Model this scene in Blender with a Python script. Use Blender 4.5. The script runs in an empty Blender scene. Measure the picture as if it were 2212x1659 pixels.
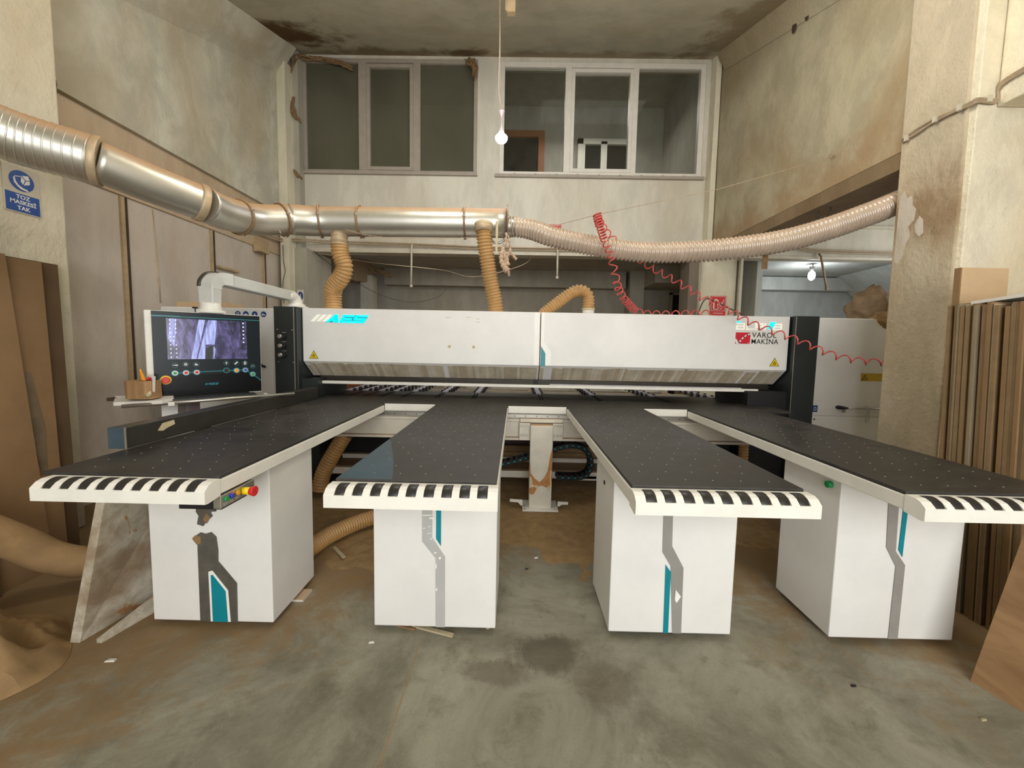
import bpy, bmesh, math, random
from mathutils import Vector, Matrix
random.seed(7)
S = bpy.context.scene
COL = S.collection
PI = math.pi

# ------------------------------------------------------------------ camera
cd = bpy.data.cameras.new('camera'); cam = bpy.data.objects.new('camera', cd); COL.objects.link(cam)
S.camera = cam
cd.sensor_fit = 'HORIZONTAL'; cd.sensor_width = 36.0
cd.lens = 830.0 / 2212.0 * 36.0
cd.shift_y = -21.25 / 2212.0
cd.clip_start = 0.02; cd.clip_end = 200
cam.matrix_world = Matrix.Translation((0, 0, 1.5)) @ (Matrix.Rotation(math.radians(0.537), 4, 'Z') @ Matrix.Rotation(PI/2 - math.radians(4.3), 4, 'X') @ Matrix.Rotation(math.radians(1.1), 4, 'Z'))

# ------------------------------------------------------------------ light
W = bpy.data.worlds.new('world'); S.world = W; W.use_nodes = True
W.node_tree.nodes['Background'].inputs[0].default_value = (0.80, 0.86, 1.0, 1)
W.node_tree.nodes['Background'].inputs[1].default_value = 0.8

def area(name, loc, rot, sx, sy, power, color, spread=PI):
    l = bpy.data.lights.new(name, 'AREA'); l.shape = 'RECTANGLE'; l.size = sx; l.size_y = sy
    l.energy = power; l.color = color; l.spread = spread
    o = bpy.data.objects.new(name, l); COL.objects.link(o); o.location = loc; o.rotation_euler = rot
    return o
def point(name, loc, power, color, r=0.04):
    l = bpy.data.lights.new(name, 'POINT'); l.energy = power; l.color = color; l.shadow_soft_size = r
    o = bpy.data.objects.new(name, l); COL.objects.link(o); o.location = loc
    return o
# daylight through the open workshop gateway behind the photographer
area('gateway_daylight', (0.95, -3.4, 2.3), (PI/2, 0, 0), 4.4, 3.6, 270, (1.0, 0.985, 0.94))
# area light set inside the side bay, facing the machine
area('side_bay_light', (6.6, 4.6, 2.6), (PI/2, 0, PI/2), 3.0, 2.2, 60, (0.95, 0.98, 1.0))
# two point lights added above the frame to brighten walls and ceiling
point('overhead_fill_light', (-0.9, 2.9, 4.3), 62, (1.0, 0.97, 0.90), 0.25)
point('overhead_fill_light', (1.5, 2.9, 4.3), 66, (1.0, 0.97, 0.90), 0.25)
point('bulb_light', (-0.205, 4.35, 3.66), 34, (0.86, 0.90, 1.0), 0.05)
point('rear_bulb_light', (5.823, 7.8, 2.90), 40, (0.90, 0.96, 1.0), 0.05)
area('upper_room_fill', (1.4, 8.2, 6.25), (0, 0, 0), 2.0, 0.8, 26, (1.0, 0.98, 0.95))  # unseen area light placed in the upstairs room to brighten it
area('rear_room_fill', (-1.0, 7.6, 3.2), (0, 0, 0), 2.5, 0.8, 26, (1.0, 0.97, 0.9))  # area light added under the rear room ceiling to lift its walls

S.view_settings.view_transform = 'Standard'; S.view_settings.look = 'None'
S.view_settings.gamma = 1.0; S.view_settings.use_curve_mapping = False
S.view_settings.exposure = 0.0
S.cycles.use_adaptive_sampling = True; S.cycles.adaptive_threshold = 0.04
S.cycles.max_bounces = 6; S.cycles.diffuse_bounces = 3; S.cycles.glossy_bounces = 3; S.cycles.transmission_bounces = 4
S.cycles.transparent_max_bounces = 8
S.cycles.caustics_reflective = False; S.cycles.caustics_refractive = False
S.cycles.sample_clamp_indirect = 4.0
try:
    S.cycles.use_denoising = True
except Exception:
    pass

# ------------------------------------------------------------------ materials
def srgb(r, g, b):
    f = lambda c: (c/255/12.92) if c/255 <= 0.04045 else ((c/255+0.055)/1.055)**2.4
    return (f(r), f(g), f(b), 1)

class NT:
    """small node builder"""
    def __init__(s, name):
        s.m = bpy.data.materials.new(name); s.m.use_nodes = True; s.t = s.m.node_tree
        s.b = s.t.nodes['Principled BSDF']; s.pos = None
    def n(s, typ, **kw):
        nd = s.t.nodes.new(typ)
        for k, v in kw.items(): setattr(nd, k, v)
        return nd
    def ln(s, a, b): s.t.links.new(a, b)
    def coord(s, world=True):
        if world:
            g = s.n('ShaderNodeNewGeometry'); return g.outputs['Position']
        return s.n('ShaderNodeTexCoord').outputs['Object']
    def mapped(s, vec, scale=(1, 1, 1), rot=(0, 0, 0)):
        m = s.n('ShaderNodeMapping'); m.inputs['Scale'].default_value = scale; m.inputs['Rotation'].default_value = rot
        s.ln(vec, m.inputs['Vector']); return m.outputs[0]
    def noise(s, vec, scale, detail=4, rough=0.6, dist=0.0):
        x = s.n('ShaderNodeTexNoise'); x.inputs['Scale'].default_value = scale; x.inputs['Detail'].default_value = detail
        x.inputs['Roughness'].default_value = rough; x.inputs['Distortion'].default_value = dist
        s.ln(vec, x.inputs['Vector']); return x.outputs['Fac']
    def ramp(s, fac, a, b, va=0.0, vb=1.0):
        r = s.n('ShaderNodeMapRange'); r.interpolation_type = 'SMOOTHSTEP'
        r.inputs['From Min'].default_value = a; r.inputs['From Max'].default_value = b
        r.inputs['To Min'].default_value = va; r.inputs['To Max'].default_value = vb
        s.ln(fac, r.inputs['Value']); return r.outputs['Result']
    def mix(s, fac, a, b):
        m = s.n('ShaderNodeMix', data_type='RGBA')
        if isinstance(fac, (int, float)): m.inputs[0].default_value = fac
        else: s.ln(fac, m.inputs[0])
        for i, c in ((6, a), (7, b)):
            if isinstance(c, tuple): m.inputs[i].default_value = c
            else: s.ln(c, m.inputs[i])
        return m.outputs[2]
    def math(s, op, a, b=0.5):
        m = s.n('ShaderNodeMath', operation=op)
        for i, c in ((0, a), (1, b)):
            if isinstance(c, (int, float)): m.inputs[i].default_value = c
            else: s.ln(c, m.inputs[i])
        return m.outputs[0]
    def axis(s, vec, k):
        x = s.n('ShaderNodeSeparateXYZ'); s.ln(vec, x.inputs[0]); return x.outputs[k]
    def color(s, c):
        if isinstance(c, tuple): s.b.inputs['Base Color'].default_value = c
        else: s.ln(c, s.b.inputs['Base Color'])
    def bump(s, h, strength=0.3, dist=0.01):
        b = s.n('ShaderNodeBump'); b.inputs['Strength'].default_value = strength; b.inputs['Distance'].default_value = dist
        s.ln(h, b.inputs['Height']); s.ln(b.outputs[0], s.b.inputs['Normal'])
    def set(s, **kw):
        for k, v in kw.items(): s.b.inputs[k].default_value = v
        return s

def plain(name, c, rough=0.5, metal=0.0, var=0.12, scale=8.0, spec=0.5, world=False, dust=0.0, bump=0.0, emit=None, es=1.0):
    t = NT(name); v = t.coord(world)
    n = t.noise(v, scale, 5, 0.65)
    dark = tuple(x*(1-var) for x in c[:3]) + (1,); lite = tuple(min(1, x*(1+var*0.6)) for x in c[:3]) + (1,)
    col = t.mix(t.ramp(n, 0.3, 0.7), dark, lite)
    if dust > 0:
        g = t.n('ShaderNodeNewGeometry'); nz = t.axis(g.outputs['Normal'], 2)
        n2 = t.noise(v, scale*0.6, 4, 0.7)
        f = t.math('MULTIPLY', t.ramp(t.math('ADD', nz, t.math('MULTIPLY', n2, 0.5)), 0.42, 1.02), dust)
        col = t.mix(f, col, srgb(186, 148, 108))
        if metal > 0: t.ln(t.math('MULTIPLY', t.math('SUBTRACT', 1.0, f), metal), t.b.inputs['Metallic'])
        t.ln(t.math('MAXIMUM', f, rough), t.b.inputs['Roughness'])
    t.color(col); t.set(**{'Specular IOR Level': spec})
    if dust <= 0: t.set(Roughness=rough, Metallic=metal)
    elif metal <= 0: t.set(Metallic=0.0)
    if bump > 0: t.bump(t.noise(v, scale*6, 3), bump, 0.004)
    if emit:
        t.b.inputs['Emission Color'].default_value = emit; t.b.inputs['Emission Strength'].default_value = es
    return t.m

def plaster(name, base, stain, amount=0.5, streak=(1.0, 1.0, 0.35), rot=(0, 0, 0), band=None, rough_bump=0.5, blobs=(), dk=0.86):
    t = NT(name); v = t.coord(True)
    big = t.noise(t.mapped(v, streak, rot), 0.9, 5, 0.62, 0.6)
    mid = t.noise(t.mapped(v, streak, rot), 3.6, 5, 0.65, 0.3)
    fine = t.noise(v, 26, 3, 0.6)
    d = tuple(x*dk for x in base[:3]) + (1,)
    col = t.mix(t.ramp(mid, 0.36, 0.62), d, base)
    col = t.mix(t.math('MULTIPLY', t.ramp(big, 0.44, 0.68), amount), col, stain)
    col = t.mix(t.math('MULTIPLY', t.ramp(fine, 0.55, 0.8), 0.12), col, stain)
    if band:
        z = t.axis(v, 2)
        for (z0, z1, soft, colr, amt) in band:
            zz = t.math('ADD', z, t.math('MULTIPLY', t.math('SUBTRACT', mid, 0.5), 0.9))
            f = t.math('MULTIPLY', t.ramp(zz, z0-soft, z0+soft), t.ramp(zz, z1-soft, z1+soft, 1.0, 0.0))
            col = t.mix(t.math('MULTIPLY', f, amt), col, colr)
    for (cx, cy, rx, ry, colr, amt) in blobs:
        dx = t.math('DIVIDE', t.math('SUBTRACT', t.axis(v, 0), cx), rx); dy = t.math('DIVIDE', t.math('SUBTRACT', t.axis(v, 1), cy), ry)
        dd_ = t.math('SQRT', t.math('ADD', t.math('MULTIPLY', dx, dx), t.math('MULTIPLY', dy, dy)))
        col = t.mix(t.math('MULTIPLY', t.ramp(t.math('ADD', dd_, t.math('MULTIPLY', t.math('SUBTRACT', mid, 0.5), 2.2)), 0.35, 1.2, 1.0, 0.0), amt), col, colr)
    t.color(col); t.set(Roughness=0.93, **{'Specular IOR Level': 0.15})
    h = t.math('ADD', t.math('MULTIPLY', mid, 1.2), t.math('MULTIPLY', fine, 0.5))
    t.bump(h, rough_bump, 0.02)
    return t.m

CREAM = srgb(212, 204, 180); TAN = srgb(172, 146, 108); WHT = srgb(224, 219, 203)
M = {}
M['wall_l'] = plaster('plaster_old_cream', srgb(208, 203, 184), srgb(176, 160, 130), 0.7, (1, 0.8, 0.5), (0.9, 0, 0), dk=0.74)
M['wall_ll'] = plaster('plaster_dusty_board', srgb(206, 194, 180), srgb(182, 162, 140), 0.4)
M['wall_band'] = plaster('plaster_brown_band', srgb(200, 178, 150), srgb(172, 142, 108), 0.55)
M['wall_b'] = plaster('plaster_back', srgb(220, 214, 198), srgb(192, 178, 152), 0.4)
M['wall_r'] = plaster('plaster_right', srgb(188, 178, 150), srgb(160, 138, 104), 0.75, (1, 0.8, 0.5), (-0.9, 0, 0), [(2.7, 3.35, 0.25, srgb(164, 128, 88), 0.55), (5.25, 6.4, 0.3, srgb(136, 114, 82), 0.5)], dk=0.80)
M['pillar_r'] = plaster('plaster_pillar_right', srgb(204, 190, 164), srgb(180, 156, 122), 0.6, (1, 1, 0.5), (0, 0, 0), [(2.42, 2.78, 0.20, srgb(138, 106, 70), 0.72)], 0.8)
M['front_r'] = plaster('plaster_lit_right', srgb(242, 232, 206), srgb(228, 204, 160), 0.5, (1, 1, 0.6), (0, 0, 0), None, 0.9)  # lighter copy of the pillar plaster; daylight on this side put into its colour
M['pillar_l'] = plaster('plaster_pillar_left', srgb(214, 204, 180), srgb(198, 176, 142), 0.45, (1, 1, 0.6), (0, 0, 0), None, 0.8)
M['ceil'] = plaster('plaster_ceiling', srgb(194, 188, 166), srgb(172, 158, 128), 0.4, (0.8, 0.8, 0.8), (0, 0, 0), None, 0.15, [(-3.35, 5.75, 0.75, 0.50, srgb(92, 66, 36), 0.95), (-0.85, 6.35, 0.35, 0.22, srgb(92, 66, 36), 0.8), (-2.2, 6.4, 1.2, 0.3, srgb(120, 96, 62), 0.7), (1.0, 6.45, 2.2, 0.25, srgb(132, 112, 80), 0.6), (2.9, 5.2, 0.5, 1.6, srgb(128, 104, 68), 0.6)])
M['white_strip'] = plaster('plaster_white_strip', srgb(226, 218, 194), srgb(198, 180, 144), 0.4)
M['back_grey'] = plaster('plaster_rear_grey', srgb(180, 174, 158), srgb(156, 144, 122), 0.4)
M['bay_blue'] = plaster('plaster_bay', srgb(206, 208, 202), srgb(176, 176, 162), 0.45)
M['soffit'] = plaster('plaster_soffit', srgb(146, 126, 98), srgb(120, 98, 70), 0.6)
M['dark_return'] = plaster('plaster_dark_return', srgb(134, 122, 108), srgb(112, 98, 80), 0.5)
M['peel'] = plaster('plaster_peeled', srgb(214, 204, 190), srgb(190, 172, 146), 0.5)
M['upper'] = plaster('plaster_upper_room', srgb(172, 168, 158), srgb(150, 146, 134), 0.4)
M['outer'] = plaster('plaster_behind', srgb(190, 178, 150), srgb(160, 140, 104), 0.5)

def floor_mat():
    t = NT('concrete_floor'); v = t.coord(True)
    n1 = t.noise(v, 1.3, 6, 0.68, 0.7); n2 = t.noise(v, 5.5, 6, 0.7, 0.4); n3 = t.noise(v, 30, 4, 0.7); n4 = t.noise(v, 2.6, 8, 0.78, 0.5); n5 = t.noise(v, 110, 3, 0.7)
    col = t.mix(t.ramp(n1, 0.35, 0.65), srgb(120, 116, 99), srgb(158, 154, 136))
    col = t.mix(t.math('MULTIPLY', t.ramp(n5, 0.5, 0.7), 0.22), col, srgb(92, 84, 64))
    col = t.mix(t.math('MULTIPLY', t.ramp(n2, 0.5, 0.72), 0.55), col, srgb(96, 90, 70))
    col = t.mix(t.math('MULTIPLY', t.ramp(n4, 0.56, 0.68), 0.35), col, srgb(172, 168, 150))
    col = t.mix(t.math('MULTIPLY', t.ramp(n3, 0.52, 0.75), 0.30), col, srgb(160, 154, 134))
    x = t.axis(v, 0); y = t.axis(v, 1)
    # trodden sawdust film: towards the machine and along both sides
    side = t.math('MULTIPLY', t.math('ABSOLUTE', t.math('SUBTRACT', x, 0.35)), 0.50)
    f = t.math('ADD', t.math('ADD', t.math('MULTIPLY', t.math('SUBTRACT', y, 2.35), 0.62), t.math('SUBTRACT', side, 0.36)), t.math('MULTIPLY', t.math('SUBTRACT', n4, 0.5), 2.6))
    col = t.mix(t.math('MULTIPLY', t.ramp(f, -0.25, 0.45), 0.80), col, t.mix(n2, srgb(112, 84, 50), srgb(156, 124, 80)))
    # oil stain
    def blob(cx, cy, rx, ry):
        dx = t.math('DIVIDE', t.math('SUBTRACT', x, cx), rx); dy = t.math('DIVIDE', t.math('SUBTRACT', y, cy), ry)
        d = t.math('SQRT', t.math('ADD', t.math('MULTIPLY', dx, dx), t.math('MULTIPLY', dy, dy)))
        return t.ramp(t.math('ADD', d, t.math('MULTIPLY', t.math('SUBTRACT', n4, 0.5), 2.4)), 0.55, 1.1, 1.0, 0.0)
    col = t.mix(t.math('MULTIPLY', blob(0.16, 1.78, 0.22, 0.13), 0.62), col, srgb(70, 58, 42))
    col = t.mix(t.math('MULTIPLY', blob(-0.08, 1.66, 0.22, 0.08), 0.45), col, srgb(80, 66, 46))
    col = t.mix(t.math('MULTIPLY', blob(0.42, 1.62, 0.16, 0.14), 0.35), col, srgb(82, 68, 48))
    # filled expansion joint
    jn = t.math('ABSOLUTE', t.math('ADD', t.math('ADD', x, 0.455), t.math('MULTIPLY', t.math('SUBTRACT', n3, 0.5), 0.012)))
    col = t.mix(t.math('MULTIPLY', t.math('MULTIPLY', t.ramp(jn, 0.002, 0.005, 1.0, 0.0), t.ramp(y, 1.85, 1.95, 1.0, 0.0)), t.ramp(n1, 0.35, 0.6, 0.25, 0.75)), col, srgb(156, 122, 78))
    t.color(col); t.set(**{'Specular IOR Level': 0.35})
    t.ln(t.ramp(n2, 0.3, 0.7, 0.55, 0.85), t.b.inputs['Roughness'])
    t.bump(t.math('ADD', n3, n2), 0.12, 0.006)
    return t.m
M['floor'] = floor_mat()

def wood(name, a, b, scale=6, stretch=(1, 1, 12), rough=0.6, world=False):
    t = NT(name); v = t.coord(world)
    n = t.noise(t.mapped(v, tuple(1.0/s for s in stretch)), scale*4, 6, 0.7, 0.8); n2 = t.noise(v, scale*0.3, 3)
    t.color(t.mix(t.ramp(t.math('ADD', t.math('MULTIPLY', n, 0.7), t.math('MULTIPLY', n2, 0.3)), 0.35, 0.65), a, b))
    t.set(Roughness=rough); t.bump(n, 0.08, 0.002)
    return t.m

def black_table():
    t = NT('black_phenolic'); v = t.coord(True)
    n = t.noise(v, 2.2, 6, 0.7, 0.5); n2 = t.noise(v, 60, 2, 0.8); n3 = t.noise(v, 220, 1, 0.5)
    col = t.mix(t.math('MULTIPLY', t.ramp(n, 0.35, 0.75), 0.6), srgb(44, 42, 40), srgb(78, 74, 67))
    col = t.mix(t.math('MULTIPLY', t.ramp(n3, 0.68, 0.76), 0.35), col, srgb(150, 140, 120))
    t.color(col); t.set(**{'Specular IOR Level': 0.35})
    t.ln(t.ramp(n, 0.3, 0.7, 0.36, 0.52), t.b.inputs['Roughness'])
    return t.m
M['black_top'] = black_table()
M['white'] = plain('white_powder_coat', srgb(234, 232, 227), 0.42, var=0.05, scale=2.5, world=True)
M['white_dirty'] = plain('white_powder_coat_dusty', srgb(222, 216, 200), 0.5, var=0.12, scale=3.5, world=True, dust=0.8)
M['white_frame'] = plain('white_frame_paint', srgb(233, 230, 220), 0.45, var=0.07, scale=5, world=True)
M['plastic_black'] = plain('black_roller_rubber', srgb(40, 38, 36), 0.38, var=0.2, scale=14)
M['char'] = plain('charcoal_powder_coat', srgb(38, 44, 44), 0.42, var=0.12, scale=4, world=True)
M['fence'] = plain('anodised_dark_fence', srgb(74, 72, 66), 0.35, metal=0.5, var=0.2, scale=5, world=True)
M['fence_cap'] = plain('blue_grey_cap', srgb(62, 80, 92), 0.5, var=0.15)
M['black'] = plain('matt_black', srgb(20, 20, 20), 0.6, var=0.2)
M['dark_lip'] = plain('dark_metal_lip', srgb(54, 48, 40), 0.4, metal=0.3, var=0.25, scale=6, world=True)
M['strip'] = plain('dusty_tan_curtain', srgb(200, 188, 164), 0.75, var=0.16, scale=9, world=True)
M['strip2'] = plain('brown_tan_curtain', srgb(186, 172, 146), 0.75, var=0.16, scale=9, world=True)
M['strip3'] = plain('pale_tan_curtain', srgb(210, 200, 180), 0.75, var=0.12, scale=9, world=True)
M['steel'] = plain('brushed_steel', srgb(190, 186, 176), 0.32, metal=0.85, var=0.12, scale=9, world=True)
M['galv'] = plain('galvanised_duct', srgb(206, 202, 190), 0.36, metal=0.80, var=0.08, scale=5, world=True, dust=0.95)
M['galv_ring'] = plain('dusty_rusty_ring', srgb(150, 122, 92), 0.6, metal=0.3, var=0.25, scale=18, world=True, dust=0.8)
M['gold_flange'] = plain('dusty_duct_collar', srgb(196, 174, 142), 0.5, metal=0.25, var=0.15, scale=9, world=True, dust=0.6)
M['hose_tan'] = plain('dusty_spiral_hose', srgb(192, 150, 94), 0.4, var=0.15, scale=10, world=True, dust=0.5)
M['hose_grey'] = plain('translucent_hose', srgb(196, 176, 156), 0.16, var=0.12, scale=10, world=True, dust=0.35, spec=1.0)
M['red'] = plain('red_air_hose', srgb(206, 84, 78), 0.35, var=0.1, scale=20)
M['teal'] = plain('teal_vinyl', srgb(0, 134, 148), 0.4, var=0.06)
M['vinyl_grey'] = plain('grey_vinyl', srgb(150, 146, 140), 0.45, var=0.08)
M['vinyl_light'] = plain('light_grey_vinyl', srgb(184, 184, 180), 0.45, var=0.06)
M['vinyl_dark'] = plain('dark_worn_vinyl', srgb(92, 88, 80), 0.5, var=0.2, scale=14)
M['vinyl_white'] = plain('white_vinyl', srgb(246, 244, 236), 0.4, var=0.03)
M['text_black'] = plain('black_print', srgb(24, 24, 26), 0.5, var=0.0)
M['logo_red'] = plain('red_print', srgb(206, 28, 52), 0.4, var=0.05)
M['yellow'] = plain('yellow_sticker', srgb(236, 206, 20), 0.4, var=0.05)
M['yellow_dark'] = plain('ochre_sticker', srgb(200, 164, 20), 0.5, var=0.1)
M['sign_blue'] = plain('sign_blue', srgb(34, 74, 140), 0.4, var=0.08)
M['sign_red'] = plain('sign_red', srgb(206, 44, 46), 0.4, var=0.08)
M['sign_dull'] = plain('sign_dull_white', srgb(196, 184, 162), 0.5, var=0.08)  # white toned down to a duller beige for the mask sign plate
M['sign_white'] = plain('sign_white', srgb(222, 216, 206), 0.4, var=0.06)
M['cyan_lit'] = plain('cyan_backlit_logo', srgb(0, 220, 230), 0.4, var=0.0, emit=(0.0, 0.86, 1.0, 1), es=0.75)
M['white_lit'] = plain('white_backlit_logo', srgb(252, 250, 236), 0.4, var=0.0, emit=(1.0, 0.98, 0.88, 1), es=0.22)
M['bulb'] = plain('bulb_glow', (1, 1, 1, 1), 0.3, var=0.0, emit=(0.86, 0.88, 1.0, 1), es=26)
M['lamp_body'] = plain('lamp_plastic', srgb(200, 188, 190), 0.5, var=0.1)
M['mdf'] = plain('mdf_brown', srgb(142, 112, 76), 0.8, var=0.12, scale=3, world=True)
M['mdf_dark'] = plain('mdf_dark', srgb(92, 70, 45), 0.85, var=0.14, scale=3, world=True)
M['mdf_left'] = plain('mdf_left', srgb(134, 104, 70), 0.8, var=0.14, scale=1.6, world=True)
M['board_edge'] = plain('board_edge', srgb(142, 116, 82), 0.85, var=0.12, scale=12, world=True)
M['board_pale'] = plain('board_pale', srgb(180, 166, 136), 0.8, var=0.08, scale=12, world=True)
M['board_grey'] = plain('board_grey', srgb(146, 130, 104), 0.85, var=0.08, scale=12, world=True)
M['oak'] = wood('oak_veneer', srgb(130, 98, 64), srgb(164, 128, 90), 1.6, (1, 9, 1), 0.5, True)
M['tan_board'] = plain('tan_melamine', srgb(206, 176, 138), 0.5, var=0.06, world=True)
M['block'] = wood('wood_block', srgb(140, 106, 70), srgb(172, 134, 92), 7, (1, 1, 8), 0.7)
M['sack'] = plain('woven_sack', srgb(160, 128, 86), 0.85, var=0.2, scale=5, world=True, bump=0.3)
M['sack_cloth'] = plain('limp_sack_cloth', srgb(158, 128, 88), 0.9, var=0.2, scale=5, world=True, bump=0.2)
M['sawdust'] = plain('sawdust', srgb(150, 122, 82), 0.95, var=0.2, scale=14, world=True, bump=0.4)
M['brass'] = plain('batten_wood', srgb(184, 160, 124), 0.7, var=0.15, world=True)
M['dark_gap'] = plain('dark_gap', srgb(70, 52, 38), 0.8, var=0.2)
M['conduit'] = plain('white_conduit', srgb(206, 198, 176), 0.5, var=0.08, world=True)
M['cable'] = plain('cream_cable', srgb(176, 156, 128), 0.6, var=0.15, world=True)
M['cable_dark'] = plain('dark_cable', srgb(70, 62, 50), 0.6, var=0.15, world=True)
M['upvc'] = plain('upvc_white', srgb(228, 222, 210), 0.4, var=0.06, world=True)
M['upvc_grey'] = plain('upvc_grey', srgb(168, 158, 144), 0.5, var=0.08, world=True)
M['door_wood'] = plain('door_frame_wood', srgb(150, 92, 52), 0.5, var=0.1, world=True)
M['void'] = plain('dark_room', srgb(26, 24, 26), 0.9, var=0.1)
M['panel_glass'] = plain('console_black_glass', srgb(24, 32, 36), 0.22, var=0.05, spec=0.22)
M['panel_low'] = plain('console_black_band', srgb(6, 6, 7), 0.22, var=0.0, spec=0.2)
M['teal_line'] = plain('console_teal_line', srgb(16, 112, 120), 0.3, var=0.0, emit=(0.0, 0.25, 0.27, 1), es=0.25)
M['btn_green'] = plain('button_green', srgb(30, 150, 84), 0.35, var=0.0)
M['btn_red'] = plain('button_red', srgb(212, 40, 44), 0.35, var=0.0)
M['btn_blue'] = plain('button_blue', srgb(50, 70, 180), 0.35, var=0.0)
M['btn_amber'] = plain('button_amber', srgb(226, 160, 40), 0.35, var=0.0)
M['btn_chrome'] = plain('button_ring', srgb(210, 206, 200), 0.25, metal=0.6, var=0.0)
M['orange'] = plain('orange_handle', srgb(250, 160, 20), 0.4, var=0.0)
M['cobweb'] = plain('cobweb_dust', srgb(132, 104, 70), 0.95, var=0.25, scale=20, world=True)
M['rag'] = plain('dusty_glove', srgb(196, 168, 142), 0.9, var=0.2, scale=20)
M['tape'] = plain('masking_tape', srgb(206, 190, 152), 0.8, var=0.1)
M['rust'] = plain('rusty_post_patch', srgb(184, 130, 78), 0.7, var=0.2, scale=16, world=True)
M['mauve'] = plain('machine_inner_panel', srgb(112, 92, 92), 0.7, var=0.2, scale=3, world=True)
M['roller_rail'] = plain('roller_rail_grey', srgb(206, 202, 208), 0.5, var=0.1, world=True)
M['roller_dark'] = plain('roller_purple_black', srgb(44, 38, 50), 0.4, var=0.1)
M['smudge'] = plain('grey_smudge', srgb(112, 96, 74), 0.85, var=0.2, scale=8, world=True)
def smeared():
    t = NT('glue_smeared_board'); v = t.coord(True)
    a = t.noise(v, 3.2, 5, 0.6, 0.8); b = t.noise(v, 11, 5, 0.7, 0.5); c_ = t.noise(v, 1.8, 3, 0.5, 0.4)
    col = t.mix(t.ramp(b, 0.35, 0.65), srgb(172, 160, 138), srgb(208, 200, 182))
    col = t.mix(t.math('MULTIPLY', t.ramp(a, 0.53, 0.57), 0.85), col, srgb(166, 112, 50))
    col = t.mix(t.math('MULTIPLY', t.ramp(c_, 0.5, 0.62), 0.6), col, srgb(128, 98, 62))
    t.color(col); t.set(Roughness=0.8); t.bump(b, 0.3, 0.004); return t.m
M['ply'] = smeared()

def glass_mat(name, tint, alpha=0.7):
    t = NT(name)
    out = t.t.nodes['Material Output']
    tr = t.n('ShaderNodeBsdfTransparent'); tr.inputs[0].default_value = tint
    gl = t.n('ShaderNodeBsdfGlossy'); gl.inputs['Roughness'].default_value = 0.04; gl.inputs[0].default_value = (0.9, 0.9, 0.85, 1)
    fr = t.n('ShaderNodeFresnel'); fr.inputs[0].default_value = 1.5
    mx = t.n('ShaderNodeMixShader')
    t.ln(t.math('ADD', fr.outputs[0], 0.03), mx.inputs[0]); t.ln(tr.outputs[0], mx.inputs[1]); t.ln(gl.outputs[0], mx.inputs[2])
    t.ln(mx.outputs[0], out.inputs[0])
    return t.m
M['glass'] = glass_mat('window_glass', (0.94, 0.95, 0.92, 1))
def dusty_glass():
    t = NT('window_glass_dusty'); out = t.t.nodes['Material Output']; v = t.coord(True)
    tr = t.n('ShaderNodeBsdfTransparent'); tr.inputs[0].default_value = (0.75, 0.8, 0.72, 1)
    t.color(srgb(116, 112, 94)); t.set(Roughness=0.25)
    mx = t.n('ShaderNodeMixShader'); n = t.noise(v, 0.8, 3)
    t.ln(t.ramp(n, 0.3, 0.7, 0.42, 0.66), mx.inputs[0]); t.ln(tr.outputs[0], mx.inputs[1]); t.ln(t.b.outputs[0], mx.inputs[2])
    t.ln(mx.outputs[0], out.inputs[0]); return t.m
M['glass_dusty'] = dusty_glass()

def screen_mat():
    t = NT('desktop_picture'); v = t.coord(False)
    m = t.mapped(v, (3, 3, 1.2), (0, 0.25, 0))
    n = t.noise(m, 4, 8, 0.75, 1.2); n2 = t.noise(m, 1.6, 3)
    col = t.mix(t.ramp(n, 0.35, 0.7), (0.006, 0.005, 0.014, 1), (0.16, 0.13, 0.33, 1))
    col = t.mix(t.math('MULTIPLY', t.ramp(n2, 0.5, 0.7), 0.5), col, (0.05, 0.045, 0.13, 1))
    t.color((0.01, 0.01, 0.01, 1)); t.ln(col, t.b.inputs['Emission Color']); t.b.inputs['Emission Strength'].default_value = 1.3
    t.set(Roughness=0.15); return t.m
M['screen'] = screen_mat()
def water_mat():
    t = NT('desktop_picture_waterfall'); v = t.coord(False)
    n = t.noise(t.mapped(v, (6, 6, 0.8), (0, 0.2, 0)), 6, 6, 0.7, 0.6)
    t.ln(t.mix(t.ramp(n, 0.3, 0.65), (0.10, 0.10, 0.32, 1), (0.50, 0.56, 0.98, 1)), t.b.inputs['Emission Color'])
    t.color((0.01, 0.01, 0.01, 1)); t.b.inputs['Emission Strength'].default_value = 1.1; t.set(Roughness=0.15); return t.m
M['water'] = water_mat()
M['icon'] = plain('desktop_icon', (0.1, 0.1, 0.1, 1), 0.2, var=0.0, emit=(0.75, 0.88, 1.0, 1), es=1.2)

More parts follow.
